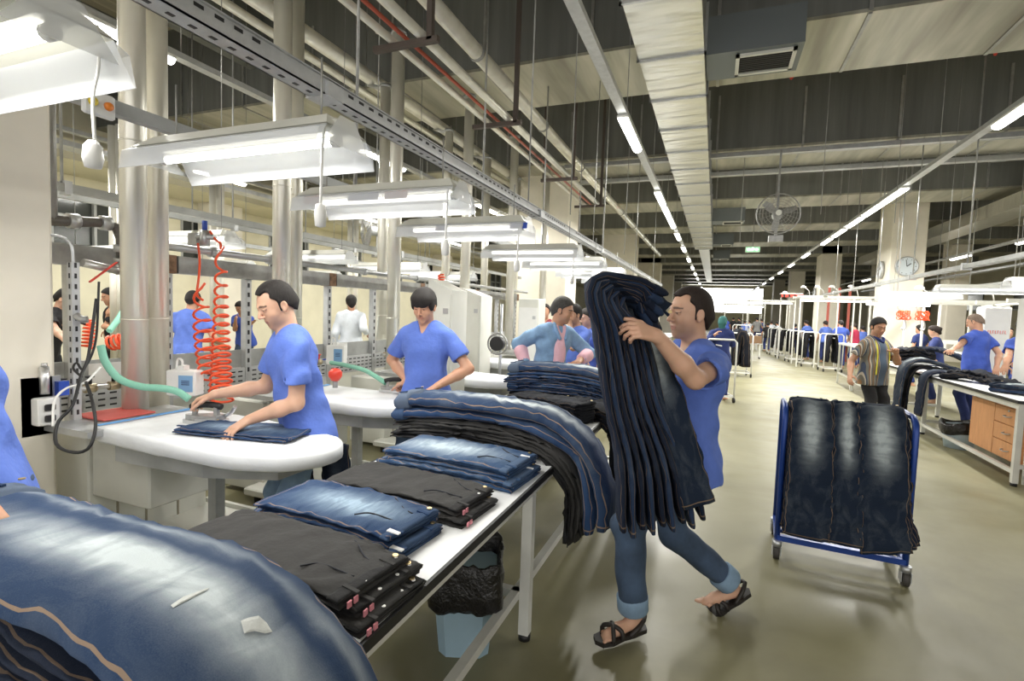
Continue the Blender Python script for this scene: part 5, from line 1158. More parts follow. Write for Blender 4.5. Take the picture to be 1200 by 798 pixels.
# man in denim shirt over pink shirt
b = W(640, 430, 5.10)
r_, inf = person('grey haired man in open denim shirt over a pink shirt leaning to the right', (b[0], b[1]), facing(.55, -.8), H=1.78, lean=.22, side=-.06, hpitch=.30, hyaw=.55, hands=(W(680, 422, 4.95), W(616, 428, 4.95)), hint=((.6, .3, -.6), (-.8, .2, -.6)),
       hn=((0, 0, -1), (0, 0, -1)), shirt='long', shirt_m=CHAM, pants_m=JEANP, hair='short', hair_m=HGR, tone=TN, stub=.35, res=.013, seed=12)
g = inf['g']; s = inf['s']
V, Q = implicit([el(g(0, .075, .28), (.085, .085, .22), .02), rc(g(0, .09, .08), g(0, .09, .14), .06, .07, .03), rc(g(-.05, .045, .50), g(0, .12, .34), .026, .02, .02), rc(g(.05, .045, .50), g(0, .12, .34), .026, .02, .02)], .009, [], wrinkle(4, .004)); mesh_np('pink_shirt_front', V, Q, PINKS, r_)
for (S_, E_, W_) in inf['arms']:
    MB().tube([E_ + (W_ - E_) * .25, E_ + (W_ - E_) * .3, E_ + (W_ - E_) * .85, E_ + (W_ - E_) * .9], .05, 14, True, [.066, .07, .056, .045]).build('pink_sleeve', PINKS, r_)
mb = MB(); mb.tube(spline([g(-.045, .0, .53), g(-.07, .07, .49), g(-.03, .12, .40)], 10), .018, 8); mb.tube(spline([g(.045, .0, .53), g(.07, .07, .49), g(.03, .12, .40)], 10), .018, 8); mb.build('denim_collar', CHAM, r_)
person('man in blue t-shirt behind the denim shirt man with a hand on his mouth', tuple(W(676, 440, 6.1)[:2]), facing(-.75, -.6), H=1.72, lean=.12, hpitch=.25, hands=(W(668, 383, 5.85), W(670, 420, 6.1)), hint=((.3, -.5, -1), (.3, .2, -1)), shirt_m=TEE, pants_m=JEANP, hair='short', hair_m=HB, tone=TN2, res=.014, fine=.006, seed=15)
person('dark haired man in blue t-shirt half hidden behind the carried bundle', tuple(W(692, 440, 6.5)[:2]), facing(-.9, -.3), H=1.68, lean=.08, hpitch=.3, shirt_m=TEE, pants_m=JEANP, hair='short', hair_m=HB, tone=TN3, res=.016, fine=.007, seed=16)
person('distant worker with brown hair behind the greying man', tuple(W(637, 420, 8.6)[:2]), facing(-.2, -.9), H=1.74, shirt_m=cloth('maroon cotton', (.25, .04, .05)), pants_m=JEANP, hair='short', hair_m=HBR, tone=TN2, res=.02, hero=False, seed=17)
# carrying man
b = W(801, 520, 2.62)
r_, inf = person('man in blue t-shirt and rolled jeans striding left with a bundle of jeans', (b[0], b[1]), facing(-.97, -.22), H=1.85, lean=-.04, hpitch=.05, hyaw=.0, hands=(W(770, 394, 2.10), W(760, 452, 2.72)), hint=((.4, -.3, -1), (.2, .2, -1)),
       hdir=(unit(W(728, 380, 2.06) - W(770, 394, 2.12)), None), hn=(unit(CF * .6 + np.array((0, 0, -.5))), (0, 0, 1)), curls=((.45, .75, .5), (.5, .6, .4)), feet=(W(742, 718, 2.50), W(858, 684, 2.80)), drop=.075, shirt_m=TEE, pants_m=JEANP, hair='receding', hair_m=HBR, tone=TN3, stub=.38, res=.010, seed=23, twist=.12)
SOLE = mat('sandal sole', (.015, .012, .010), .6); STRAP = mat('sandal leather', (.02, .016, .014), .55)
s = inf['s']
for k, ((A, ft), lab) in enumerate(zip(inf['shoes'], ('left', 'right'))):
    up = v3(0, 0, 1); ft = unit(ft)
    if k == 1: ft = unit(v3(ft[0], ft[1], -.48))
    sd = unit(np.cross(ft, up)); nn = np.cross(sd, ft); base = A + (v3(0, 0, -.083 * s) if k == 0 else nn * -.082 * s) - ft * .05 * s
    root = MB(); pr = [(-.035, -.01), (-.042, .07), (-.038, .13), (-.05, .20), (-.04, .255), (0, .275), (.04, .255), (.05, .20), (.038, .13), (.042, .07), (.035, -.01), (0, -.03)]
    Mx = Matrix(((sd[0], ft[0], nn[0], base[0]), (sd[1], ft[1], nn[1], base[1]), (sd[2], ft[2], nn[2], base[2]), (0, 0, 0, 1)))
    root.prism(pr, -.012, .008, Mx); sh = root.build('sandal', SOLE, r_)
    for a, b2, hgt in (((-.045, .20), (.045, .15), .055), ((-.045, .15), (.045, .20), .055), ((-.04, .03), (.04, .03), .07)):
        P = [(a[0], a[1], 0), (a[0] * .9, a[1], hgt * .7), ((a[0] + b2[0]) / 2, (a[1] + b2[1]) / 2, hgt), (b2[0] * .9, b2[1], hgt * .7), (b2[0], b2[1], 0)]
        if a[1] < .1: P = [(-.038, .10, .0), (-.036, .03, .045), (0, -.02, .06), (.036, .03, .045), (.038, .10, 0)]
        P = [tuple(Mx @ Vector(p)) for p in spline(P, 14)]; MB().tube(P, .011, 8).build('strap', STRAP, sh)
    Kd = unit(inf['shoes'][k][0] - np.array((0, 0, .5)));
for i, sx in enumerate((-1, 1)):     # rolled cuffs
    leg = [p for p in inf['pnt'] if p['cut']][i]; a, b2 = leg['a'], leg['b']; u_ = unit(b2 - a); c0 = b2 - u_ * .10; c1 = b2 - u_ * .015
    MB().tube([c0, c0 + u_ * .01, c1 - u_ * .01, c1], .07, 20, True, [.070, .076, .074, .069]).build('rolled_cuff', JEANL, r_)
# man at the left edge
b = W(-34, 470, 1.66)
person('man in blue t-shirt cropped at the left edge beside the cream column', (b[0] - .06, b[1] + .02), facing(-.8, -.5), H=1.80, lean=.15, hpitch=.5, hands=(W(-25, 600, 1.28), W(-90, 500, 1.9)), hint=((.8, -.4, -.8), (.3, .3, -1)), shirt_m=TEE, pants_m=JEANP, hair='short', hair_m=HB, tone=TN2, res=.012, seed=30)
# striped shirt man
STR = None
def stripe_mat():
    t = NT('striped shirt'); tc = t.n('ShaderNodeTexCoord'); sp = t.n('ShaderNodeSeparateXYZ'); t.l(tc.outputs['Object'], sp.inputs[0])
    w = t.math('FRACT', t.math('MULTIPLY', t.math('ADD', sp.outputs[0], 5), 11.5))
    x = t.n('ShaderNodeValToRGB'); x.color_ramp.interpolation = 'CONSTANT'; e = x.color_ramp.elements; st = [(0, (.16, .15, .13)), (.18, (.55, .50, .42)), (.28, (.20, .10, .05)), (.38, (.17, .17, .15)), (.55, (.05, .07, .12)), (.66, (.55, .50, .42)), (.74, (.18, .17, .14)), (.9, (.30, .17, .08))]
    while len(e) < len(st): e.new(.5)
    for i, (p, c) in enumerate(st): e[i].position = p; e[i].color = (*c, 1)
    t.l(w, x.inputs[0]); mid = t.math('LESS_THAN', t.math('ABSOLUTE', t.math('ADD', sp.outputs[0], -.01)), .055)
    fr = t.math('GREATER_THAN', sp.outputs[1], .0); t.l(t.mix(t.math('MULTIPLY', mid, fr), x.outputs[0], (.09, .13, .19)), t.b.inputs['Base Color']); t.b.inputs['Roughness'].default_value = .85; return t.m
b = W(1022, 440, 6.75)
r_, inf = person('man in brown striped polo shirt with yellow tape measure round his neck', (b[0], b[1]), facing(.28, -.95), H=1.69, lean=.02, hpitch=.30, hyaw=-.35, hands=(W(1050, 413, 6.5), W(996, 440, 6.6)), hint=((.6, -.2, -1), (-.6, .2, -1)), hn=((0, 0, -1), None), shirt='polo', shirt_m=stripe_mat(), pants_m=BLKP, hair='short', hair_m=HB, tone=TN2, stub=.3, res=.012, fine=.006, seed=40, fat=.02, wr=.25)
g = inf['g']
mb = MB().tube(spline([g(-.10, .14, .10), g(-.105, .13, .3), g(-.09, .085, .44), g(-.07, .0, .52), g(0, -.06, .535), g(.07, .0, .52), g(.09, .085, .44), g(.11, .135, .3), g(.115, .145, .02)], 50), .008, 6); mb.build('tape_measure', mat('yellow tape', (.75, .68, .06), .5), r_)
mb = MB(); mb.tube(spline([g(-.075, -.03, .525), g(-.055, .07, .50), g(0, .105, .45)], 10), .016, 8); mb.tube(spline([g(.075, -.03, .525), g(.055, .07, .50), g(0, .105, .45)], 10), .016, 8); mb.build('collar', NAVY, r_)
# bald man seen from behind, man at right edge, woman
person('balding man in blue t-shirt seen from behind at the right hand tables', tuple(W(1143, 440, 8.05)[:2]), facing(-.25, .97), H=1.82, lean=.06, hpitch=.45, hyaw=.35, hands=(W(1098, 424, 7.45), W(1168, 430, 7.8)), hint=((-.6, -.3, -1), (.9, -.2, -.7)), hn=((0, 0, -1), (0, 0, -1)), shirt_m=TEE2, pants_m=NAVY, hair='cropped', hair_m=HG2, tone=TN, res=.014, fine=.007, seed=44, fat=.015)
person('dark haired man in blue t-shirt cropped at the right edge, hand on jeans', tuple(W(1206, 440, 7.1)[:2]), facing(-.75, -.3), H=1.78, lean=.30, hpitch=.6, hands=(W(1172, 441, 6.5), W(1176, 437, 6.8)), hint=((.6, -.3, -1), (.3, .3, -1)), hn=((0, 0, -1), (0, 0, -1)), shirt_m=TEE2, pants_m=NAVY, hair='short', hair_m=HGR, tone=TN, res=.014, fine=.007, seed=46)
person('woman with tied brown hair in dark blue top behind the right hand table', tuple(W(1097, 430, 10.3)[:2]), facing(-.55, .5), H=1.60, lean=.1, hpitch=.35, hands=(W(1085, 415, 10), None), shirt_m=NAVY, pants_m=NAVY, hair='long', hair_m=HBR, tone=TN3, res=.018, hero=False, seed=48)
person('small figure in navy behind the cream column on the right', tuple(W(1076, 420, 13)[:2]), facing(-.2, .9), H=1.60, shirt_m=NAVY, pants_m=NAVY, hair='short', hair_m=HB, tone=TN, res=.022, hero=False, seed=49)
person('worker in dark clothes far behind at the right edge', tuple(W(1178, 420, 11)[:2]), facing(-.3, -.9), H=1.62, shirt_m=BLKP, pants_m=NAVY, hair='short', hair_m=HB, tone=TN, res=.022, hero=False, seed=50)
# left hall workers
person('broad backed worker in blue t-shirt behind the red coils', tuple(W(219, 420, 6.6)[:2]), facing(-.15, .98), H=1.74, lean=.25, hpitch=.4, hands=(None, W(262, 405, 6.9)), hint=((-.5, -.4, -1), (.8, -.2, -1)), shirt_m=TEE, pants_m=JEANP, hair='short', hair_m=HB, tone=TN2, res=.014, fine=.007, seed=51)
person('young worker in blue t-shirt facing the camera at the far left boards', tuple(W(288, 400, 9.6)[:2]), facing(-.1, -.95), H=1.62, lean=.25, hpitch=.6, hands=(W(296, 378, 9.2), W(276, 375, 9.2)), shirt_m=TEE2, pants_m=JEANP, hair='short', hair_m=HB, tone=TN2, res=.02, hero=False, seed=52)
person('curly haired worker in black t-shirt behind the slotted post', tuple(W(138, 400, 7.6)[:2]), facing(-.5, -.8), H=1.74, lean=.1, hpitch=.3, hands=(W(132, 385, 7.3), W(126, 385, 7.5)), shirt_m=BLKP, pants_m=BLKP, hair='short', hair_m=HB, tone=TN2, res=.016, fine=.008, seed=53)
person('worker in pale shirt seen from behind left of the third pipes', tuple(W(411, 410, 8.7)[:2]), facing(-.35, .9), H=1.78, lean=.05, hands=(None, W(430, 390, 8.8)), shirt='long', shirt_m=WSH, pants_m=BLKP, hair='short', hair_m=HB, tone=TN2, res=.018, hero=False, seed=54)
person('worker mostly hidden by the near column, arms reaching over a board', tuple(W(52, 420, 6.3)[:2]), facing(.9, .2), H=1.72, lean=.35, hpitch=.5, hands=(W(92, 402, 6.0), W(86, 412, 5.8)), hint=((0, 0, -1), (0, 0, -1)), shirt_m=BLKP, pants_m=BLKP, hair='short', hair_m=HB, tone=TN3, res=.016, fine=.008, seed=55)
# pusher
person('worker in navy with teal headscarf pushing a white trolley up the aisle', tuple(W(843, 430, 9.9)[:2]), facing(.5, .85), H=1.64, lean=.1, hands=(W(838, 392, 9.7), W(852, 390, 10)), shirt='long', shirt_m=NAVY, pants_m=NAVY, hair='scarf', hair_m=TEAL, tone=TN, res=.018, hero=False, seed=60)
# far workers along the sewing line, seen from behind
protos = []
FAR = [(985, 17.2, TEE2, 'navy', 1.62), (968, 19.5, TEE, 'blue', 1.42), (946, 20.5, TEE, 'blue', 1.42), (931, 23, NAVY, 'navy', 1.42), (1003, 17.5, cloth('crimson cotton', (.35, .02, .06)), 'red', 1.60), (1011, 18.2, TEE, 'blue', 1.5), (912, 27, WSH, 'white', 1.45), (903, 30, WSH, 'pale', 1.5), (893, 32, NAVY, 'dark', 1.6), (886, 30, cloth('grey cotton', (.2, .2, .2)), 'grey', 1.66), (878, 31, WSH, 'white', 1.5), (872, 29, TEE, 'blue', 1.5), (866, 36, BLKP, 'black', 1.6), (858, 38, BLKP, 'black', 1.62), (851, 36, TEE2, 'dark blue', 1.62), (899, 25, BLKP, 'black', 1.4)]
pos = ['standing fifth column side beside the white lamp frame', 'left of the standing navy worker', 'third from the striped man', 'fourth from the striped man', 'just left of the striped man', 'half hidden by the striped man', 'by the distant white trolleys', 'beyond the white trolleys', 'at the left end of the sewing line', 'standing left of the sewing line', 'in the distant group by the bright window', 'in front of the distant group', 'far below the bright window, right one', 'far below the bright window, left one', 'right behind the headscarf worker', 'low in front of the distant white table']
for k, (px, D, sm, cn, Hh) in enumerate(FAR):
    b = W(px, 400, D)
    if k < 3:
        r_, _ = person('distant worker in %s seen from behind, %s' % (cn, pos[k]), (b[0], b[1]), facing(.3 - .3 * k, .9), H=1.66 if k == 0 else 1.62, lean=.15, hpitch=.4, hands=(W(px - 12, 402, D + .3), W(px + 12, 402, D + .3)), shirt_m=sm, pants_m=NAVY, hair='short', hair_m=HB if k != 1 else HBR, tone=TN, res=.022, hero=False, seed=70 + k, group='distant sewing line workers')
        protos.append((r_, Hh))
    else:
        src = protos[k % 3][0]; r_ = copy_tree(src); r_.location = (b[0], b[1], 0); r_.rotation_euler = (0, 0, facing(.3 if k % 2 else -.5, .9) ); sc = Hh / 1.64; r_.scale = (sc, sc, sc) if sc > .9 else (.92, .92, sc)
        r_['label'] = 'distant worker in %s, %s' % (cn, pos[k])
        for ch in r_.children:
            if ch.name.startswith('t_shirt'): ch.data = ch.data.copy(); ch.data.materials[0] = sm
            if ch.name.startswith('hair') and k in (4, 8, 13): ch.data = ch.data.copy(); ch.data.materials[0] = HBR
# ------------------------------------------------------------------ right hand side: tables, cabinet, trolleys
WOOD = mat('light beech', (.62, .30, .13), .5, var=.12, vs=4, stretch=(1, 6, 1)); LBB = mat('pale blue bin plastic', (.55, .68, .78), .45)
t = thing('work_table', 'white right hand work table with black edge and low bars', 'table', (3.27, 0, 0))
MB().bb((-.42, 6.55, .845), (.42, 10.95, .87)).build('tabletop', TABLE_TOP, t)
mb = MB(); mb.bb((-.432, 6.54, .84), (-.42, 10.96, .871)); mb.bb((.42, 6.54, .84), (.432, 10.96, .871)); mb.bb((-.43, 6.538, .84), (.43, 6.55, .871)); mb.build('black_edging', BLACK, t)
mb = MB()
for x in (-.38, .38): mb.bb((x - .022, 6.58, .78), (x + .022, 10.92, .838))
mb.build('frame', FR, t)
for y in (6.6, 9.05, 10.85):
    for x in (-.38, .38):
        l = MB().bb((x - .025, y - .025, .03), (x + .025, y + .025, .78)).build('leg', FR, t); MB().cyl((x, y, .015), .028, .03).build('levelling_foot', BLACK, l)
    MB().bb((-.36, y - .02, .18), (.36, y + .02, .22)).build('cross_bar', FR, t)
MB().bb((-.40, 6.6, .12), (-.36, 10.85, .16)).build('long_bar', FR, t)
t = thing('drawer_cabinet', 'beech cabinet with three drawers under the right hand table', 'cabinet', (3.0, 6.72, .17))
MB().bb((0, 0, 0), (.45, 1.16, .58)).build('body', WOOD, t)
MB().bb((-.018, .60, .01), (0, 1.15, .57)).build('door', WOOD, t)
for k in range(3):
    z = .015 + k * .185; d = MB().bb((-.018, .01, z), (0, .59, z + .175)).build('drawer', WOOD, t)
    MB().tube(spline([(-.018, .24, z + .09), (-.045, .25, z + .085), (-.05, .30, z + .082), (-.045, .35, z + .085), (-.018, .36, z + .09)], 12), .006, 6).build('handle', GREY, d)
MB().tube([(-.018, .3, .53), (-.024, .3, .53)], .012, 10).build('keyhole', GREY, t)
MB().bb((-.0, -.03, -.17), (.05, -.005, .58)).build('side_leg', FR, t)
t = thing('waste_bin', 'round pale blue waste bin with black bag under the right hand table', 'bin', (3.05, 8.32, 0))
MB().lathe([(0, 0), (.15, 0), (.19, .30)], n=28).build('bin', LBB, t)
mb = MB(); V = []; n = 40; rows = [(.20, .19), (.215, .24), (.21, .31), (.20, .34), (.19, .33), (.17, .2)]
for w, z in rows:
    for k in range(n):
        a = 2 * math.pi * k / n; d = 1 + mnoise.noise(Vector((math.cos(a) * 3, math.sin(a) * 3, z * 20))) * .09; V.append((w * d * math.cos(a), w * d * math.sin(a), z + .02 * math.sin(a * 3)))
mb.add(V, [(r * n + i, r * n + (i + 1) % n, (r + 1) * n + (i + 1) % n, (r + 1) * n + i) for r in range(len(rows) - 1) for i in range(n)], True).build('bin_bag', bpy.data.materials['black bin bag'], t)
t = thing('machine_pedestal', 'pale machine pedestal standing behind the pale blue bin', 'pedestal', (3.95, 9.4, 0))
MB().bb((-.16, -.2, .0), (.16, .2, .80), b=.02).build('casing', OFFW, t); MB().bb((-.2, -.22, 0), (.2, .22, .04)).build('base_plate', GREY, t)
# jeans on the right table
def rj(lab, pts, side, w, th, m, seed, group='jeans on the right hand table', kind='jeans', layers=1, band=True, amp=.012):
    garment(kind, lab, pts, side, w, w * .9, th, m, group=group, layers=layers, n=30, seed=seed, amp=amp, M=16, band=band)
rj('dark worn jeans flowing over the table edge from the striped shirt man', [(3.35, 9.45, .93), (3.1, 9.42, 1.02), (2.9, 9.4, 1.06), (2.72, 9.36, .98), (2.65, 9.32, .75), (2.62, 9.3, .30)], (0, 1, 0), .34, .05, DN5, 301)
rj('black trousers hanging under the worn jeans at the table edge', [(3.2, 9.5, .90), (2.95, 9.46, .95), (2.80, 9.42, .88), (2.74, 9.4, .6), (2.72, 9.38, .26)], (0, 1, 0), .34, .06, BLKL, 302)
rj('dark jeans leg hanging beside, nearer the balding man', [(3.3, 8.9, .90), (3.05, 8.88, .93), (2.88, 8.87, .92), (2.79, 8.86, .8), (2.76, 8.86, .30)], (0, 1, 0), .26, .05, DN6, 303)
rj('black trousers bunched on the table under the balding man\'s left hand', [(2.98, 8.6, .90), (3.1, 8.4, .95), (3.25, 8.15, .92), (3.35, 7.8, .89)], (1, .5, 0), .30, .06, BLKL, 304, amp=.03)
rj('second black trousers bunched on top of the first by the hand', [(3.02, 8.55, .96), (3.15, 8.35, 1.0), (3.3, 8.1, .95), (3.4, 7.7, .91)], (1, .5, 0), .24, .04, BLKL, 305, amp=.03)
rj('grey blue jeans stretched flat along the far table edge', [(3.35, 8.1, .885), (3.45, 7.7, .89), (3.5, 7.3, .885)], (1, 0, 0), .24, .02, DN5, 306)
for k in range(2): rj(['lower faded jeans near the drawer cabinet end of the table', 'upper faded jeans near the drawer cabinet end of the table'][k], [(3.0, 7.35, .90 + .045 * k), (3.15, 7.15, .905 + .045 * k), (3.4, 6.95, .90 + .045 * k)], (.5, .8, 0), .28, .045, DN5 if k else DN2, 307 + k, amp=.016)
# second table behind, black pile and long jeans
t = thing('work_table', 'second white work table behind the striped man', 'table', (3.4, 0, 0))
MB().bb((-.42, 11.6, .845), (.6, 14.0, .87)).build('tabletop', TABLE_TOP, t)
for y in (11.7, 13.9):
    for x in (-.38, .55): MB().bb((x - .025, y - .025, 0), (x + .025, y + .025, .845)).build('leg', FR, t)
MB().bb((-.4, 11.68, .2), (-.36, 13.92, .24)).build('long_bar', FR, t)
for k in range(3): rj('black trousers %s in the pile right of the striped man\'s shoulder' % ['lowest', 'middle', 'topmost'][k], [(3.15, 11.9, .90 + .07 * k), (3.5, 11.9, .95 + .07 * k), (3.85, 11.95, .9 + .06 * k)], (0, 1, 0), .4, .07, BLKL, 311 + k, group='black pile on the second table', amp=.04)
rj('long dark jeans laid from the black pile toward the woman', [(3.6, 12.0, 1.10), (3.95, 12.0, 1.12), (4.25, 11.8, 1.0), (4.45, 11.6, .9)], (.3, 1, 0), .4, .07, DN6, 318, amp=.03)
# small white table left of the striped man
t = thing('small_table', 'small white steel table left of the striped man', 'table', (3.45, 14.6, 0))
MB().bb((-.45, -.8, 1.0), (.5, .8, 1.04)).build('tabletop', TABLE_TOP, t)
for x in (-.42, .46):
    for y in (-.76, .76): MB().bb((x - .02, y - .02, 0), (x + .02, y + .02, 1.0)).build('leg', FR, t)
MB().bb((-.44, -.76, .25), (-.40, .76, .29)).build('low_bar', FR, t)
# white machine cabinets with posts
def machine(lab, loc, w=.34, h=1.95, marks=False):
    t = thing('machine_cabinet', lab, 'machine', loc, 0, 'white machine cabinets')
    MB().bb((-w / 2, -.15, 0), (w / 2, .15, h), b=.015).build('casing', WHITE, t)
    MB().bb((-w / 2 + .02, -.157, .1), (w / 2 - .02, -.15, h - .35)).build('door', WHITE, t)
    if marks:
        mb = MB(); rnd = random.Random(4)
        for k in range(8):
            x = -.12 + k * .032; mb.bb((x, -.162, h - .44), (x + .006, -.157, h - .39))
            mb.bb((x, -.162, h - (.44 if k % 2 else .395)), (x + .02, -.157, h - (.435 if k % 2 else .39)))
        mb.build('red_lettering', RED, t)
machine('white machine cabinet with small red lettering left of the balding man', (4.35, 11.0, 0), .36, 1.92, True)
machine('white machine cabinet post at the right edge of the picture', (3.55, 7.98, .0), .22, 1.95)
machine('white machine column right of the balding man', (5.1, 10.6, 0), .16, 1.85)
t = thing('sewing_machine', 'pale industrial machine with dark wheel behind the balding man', 'machine', (5.15, 9.9, 0))
MB().bb((-.25, -.2, .75), (.35, .2, .80)).build('table_plate', WHITE, t); MB().bb((-.2, -.08, .8), (-.05, .08, 1.1)).bb((-.2, -.07, 1.0), (.3, .07, 1.15)).build('machine_head', OFFW, t)
MB().tube([(.3, 0, 1.07), (.36, 0, 1.07)], .07, 16).build('hand_wheel', BLACK, t)
for x in (-.2, .3): MB().bb((x - .02, -.18, 0), (x + .02, .18, .75)).build('leg', FR, t)
MB().tube(spline([(-.1, 0, 1.1), (-.2, 0, 1.6), (.1, 0, 1.9), (.35, 0, 1.5), (.3, 0, 1.1)], 30), .012, 6).build('thread_hose', BLACK, t)
# gantries of white posts with lamp bars
def gantry(lab, x0, x1, y, ztop, posts, lit=True, z0=0., depth=1.2):
    t = thing('lamp_gantry', lab, 'gantry', (x0, y, 0), 0, 'white lamp gantries'); L = x1 - x0
    MB().bb((0, -.04, ztop - .07), (L, .04, ztop)).build('top_beam', OFFW, t)
    MB().bb((0, -.04 + depth, ztop - .07), (L, .04 + depth, ztop)).build('top_beam', OFFW, t)
    if lit: MB().tube([(.1, 0, ztop - .17), (L - .1, 0, ztop - .17)], .03, 10).build('lit_tube', TUBE, t); area_light((L / 2, .3, ztop - .22), L - .3, .1, 22, parent=t)
    for p in posts: MB().bb((p - .02, -.02, z0), (p + .02, .02, ztop - .06)).build('post', OFFW, t)
    for p in (posts[0], posts[-1]): MB().bb((p - .02, depth - .02, z0), (p + .02, depth + .02, ztop - .06)).bb((p - .02, 0, ztop - .1), (p + .02, depth, ztop - .06)).build('post', OFFW, t)
    return t
gantry('wide white lamp gantry over the workers left of the striped man', 2.55, 4.75, 19.7, 2.42, (.1, .62, 1.2, 1.65, 2.1))
gantry('white lamp gantry over the woman with tied hair', 4.3, 6.4, 14.3, 2.15, (.1, .4, .95, 1.6), lit=False)
gantry('white lamp gantry behind the balding man at the right', 5.0, 7.6, 12.2, 2.12, (.3, 1.2, 2.3), lit=False)
gantry('distant white lamp gantry by the seated workers', 1.6, 3.9, 31, 2.6, (.1, .9, 2.1))
gantry('farthest white lamp gantry under the bright window', .5, 3.0, 37, 2.5, (.1, 1.2, 2.3))
for k, (x, y) in enumerate(((3.2, 21.5), (3.6, 21.2), (4.0, 20.9), (4.5, 20.6), (3.1, 26), (4.8, 15.2), (5.9, 14.9), (6.6, 12.6))):
    t = thing('arm_lamp', ['leftmost', 'second', 'third', 'rightmost', 'farther, smaller'][k] + ' small white arm lamp above the wide lamp gantry' if k < 5 else ['small white arm lamp right of the cream column', 'small white arm lamp over the woman with tied hair', 'small white arm lamp above the balding man'][k - 5], 'lamp', (x, y, 2.42 if k < 5 else 2.1), 0, 'small arm lamps')
    MB().tube([(0, 0, 0), (-.06, 0, .25), (-.22, 0, .38)], .015, 6).build('arm', WHITE, t); MB().lathe([(.02, .05), (.07, .03), (.11, -.03)], (-.24, 0, .38), 16).build('shade', WHITE, t)
    MB().lathe([(0, -.02), (.06, -.02), (.07, -.01)], (-.24, 0, .38), 12).build('lit_bulb', GLOW, t)
# light bar with hanging orange coils before the cream column
t = thing('hanging_light_bar', 'lit white light bar hanging in front of the clock column', 'lamp', (3.35, 14.2, 2.05))
MB().bb((-.1, -.04, 0), (1.15, .04, .06)).build('housing', WHITE, t); MB().tube([(-.08, 0, -.03), (1.13, 0, -.03)], .028, 10).build('lit_tube', TUBE, t); area_light((.5, 0, -.1), 1.1, .1, 14, parent=t)
MB().tube([(.5, 0, .06), (.5, 0, 4.5)], .012, 6).build('hanger_rod', GREY, t)
for k, x in enumerate((3.95, 4.3)):
    t = thing('coiled_hose', ['left tangle of orange coil hanging under the light bar', 'right tangle of orange coil hanging under the light bar'][k], 'coiled hose', (x, 14.0, 1.78), 0, 'orange coils under the light bar'); rnd = random.Random(k)
    P = [(.10 * math.cos(a * 2.1) * (1 + .3 * math.sin(a * .7)), .05 * math.sin(a), .10 * math.sin(a * 1.9 + k)) for a in np.linspace(0, 26, 160)]
    MB().tube(P, .011, 6).build('coil', ORANGE, t); MB().tube(spline([(-.1, 0, .1), (-.13, 0, .2), (-.1, 0, .25)], 8), .01, 6).tube(spline([(.03, 0, -.1), (.06, 0, -.28), (.0, 0, -.33), (-.03, 0, -.28)], 12), .012, 6).build('hook', DULL, t)
t = thing('red_rack', 'red and black striped rack top left of the lamp gantry', 'rack', (2.35, 22.5, 2.45))
MB().bb((0, 0, .12), (.75, .5, .16)).build('lit_top', WHITE, t); MB().bb((0, -.02, 0), (.75, 0, .12)).build('red_fascia', RED, t)
for k in range(4): MB().bb((.08 + k * .18, -.03, .01), (.14 + k * .18, -.02, .1)).build('dark_stripe', BLACK, t)
for x in (.03, .72): MB().bb((x - .02, .2, -2.45), (x + .02, .25, 0)).build('post', WHITE, t)
for k, (x, z) in enumerate(((4.15, 0), (4.5, 0), (4.85, 0))):
    single('red_post', MB().bb((x - .04, 23.5, 0), (x + .04, 23.58, 2.9)), mat('faded red paint', (.42, .10, .07), .6), ['left', 'middle', 'right'][k] + ' tall red post behind the wide lamp gantry', 'post', 'red posts')
# white rails and work lamps at the right
plain_rail('long white tray rail over the right hand tables', 3.35, 6.6, 20, 2.42, .10, .06)
plain_rail('second white tray rail near the right wall', 6.3, 8.0, 24, 2.6, .10, .06)
work_lamp('work lamp over the right hand table, nearest the right edge', 3.5, 4.9, 8.6, 2.22, cord=True, rod=4.3)
work_lamp('work lamp above the balding man', 3.5, 4.9, 10.9, 2.26, cord=True, rod=4.3)
work_lamp('farther work lamp on the white tray rail', 3.5, 4.8, 13.6, 2.26, cord=False, rod=4.3)
# white trolleys with black garments
def trolley(lab, loc, rz, w=.55, h=1.18, load=True, m=None, seed=0, glab='', puff=1.):
    t = thing('garment_trolley', lab, 'trolley', loc, rz, 'white garment trolleys')
    for y in (-.28, .28):
        MB().tube([(-w / 2, y, .1), (-w / 2, y, h - .05), (-w / 2 + .05, y, h), (w / 2 - .05, y, h), (w / 2, y, h - .05), (w / 2, y, .1)], .018, 8).build('end_frame', WHITE, t)
    mb = MB()
    for x in (-w / 2, w / 2): mb.bb((x - .015, -.28, .1), (x + .015, .28, .13))
    mb.bb((-w / 2, -.29, .1), (w / 2, -.26, .13)); mb.bb((-w / 2, .26, .1), (w / 2, .29, .13)); mb.build('base_frame', WHITE, t)
    MB().tube([(0, -.28, h - .12), (0, .28, h - .12)], .012, 6).build('hanging_bar', WHITE, t)
    for x in (-w / 2, w / 2):
        for y in (-.28, .28): MB().tube([(x - .015, y, .05), (x + .015, y, .05)], .05, 12).build('wheel', BLACK, t)
    if load:
        c, s = math.cos(rz), math.sin(rz); L = lambda x, y, z: (loc[0] + x * c - y * s, loc[1] + x * s + y * c, z)
        for k in range(2):
            yy = -.13 + .26 * k
            garment('hung_trousers', '%s black trousers hung on the %s' % (['front', 'rear'][k], glab), [L(-.13, yy, .3), L(-.11, yy, .8), L(-.06, yy, h - .06), L(0, yy, h + .01), L(.06, yy, h - .06), L(.11, yy, .8), L(.14, yy, .28)], (-s, c, 0), .24 * (1 + .4 * (puff - 1)), .26 * puff, .07 * puff * (1.6 if puff > 1 else 1), m or BLKL, group='trousers hung on white trolleys', seed=seed + k, layers=1, band=False, amp=.03, n=24, M=14)
trolley('white trolley pushed by the worker with teal headscarf', (.06, 10.55, 0), .3, load=False)
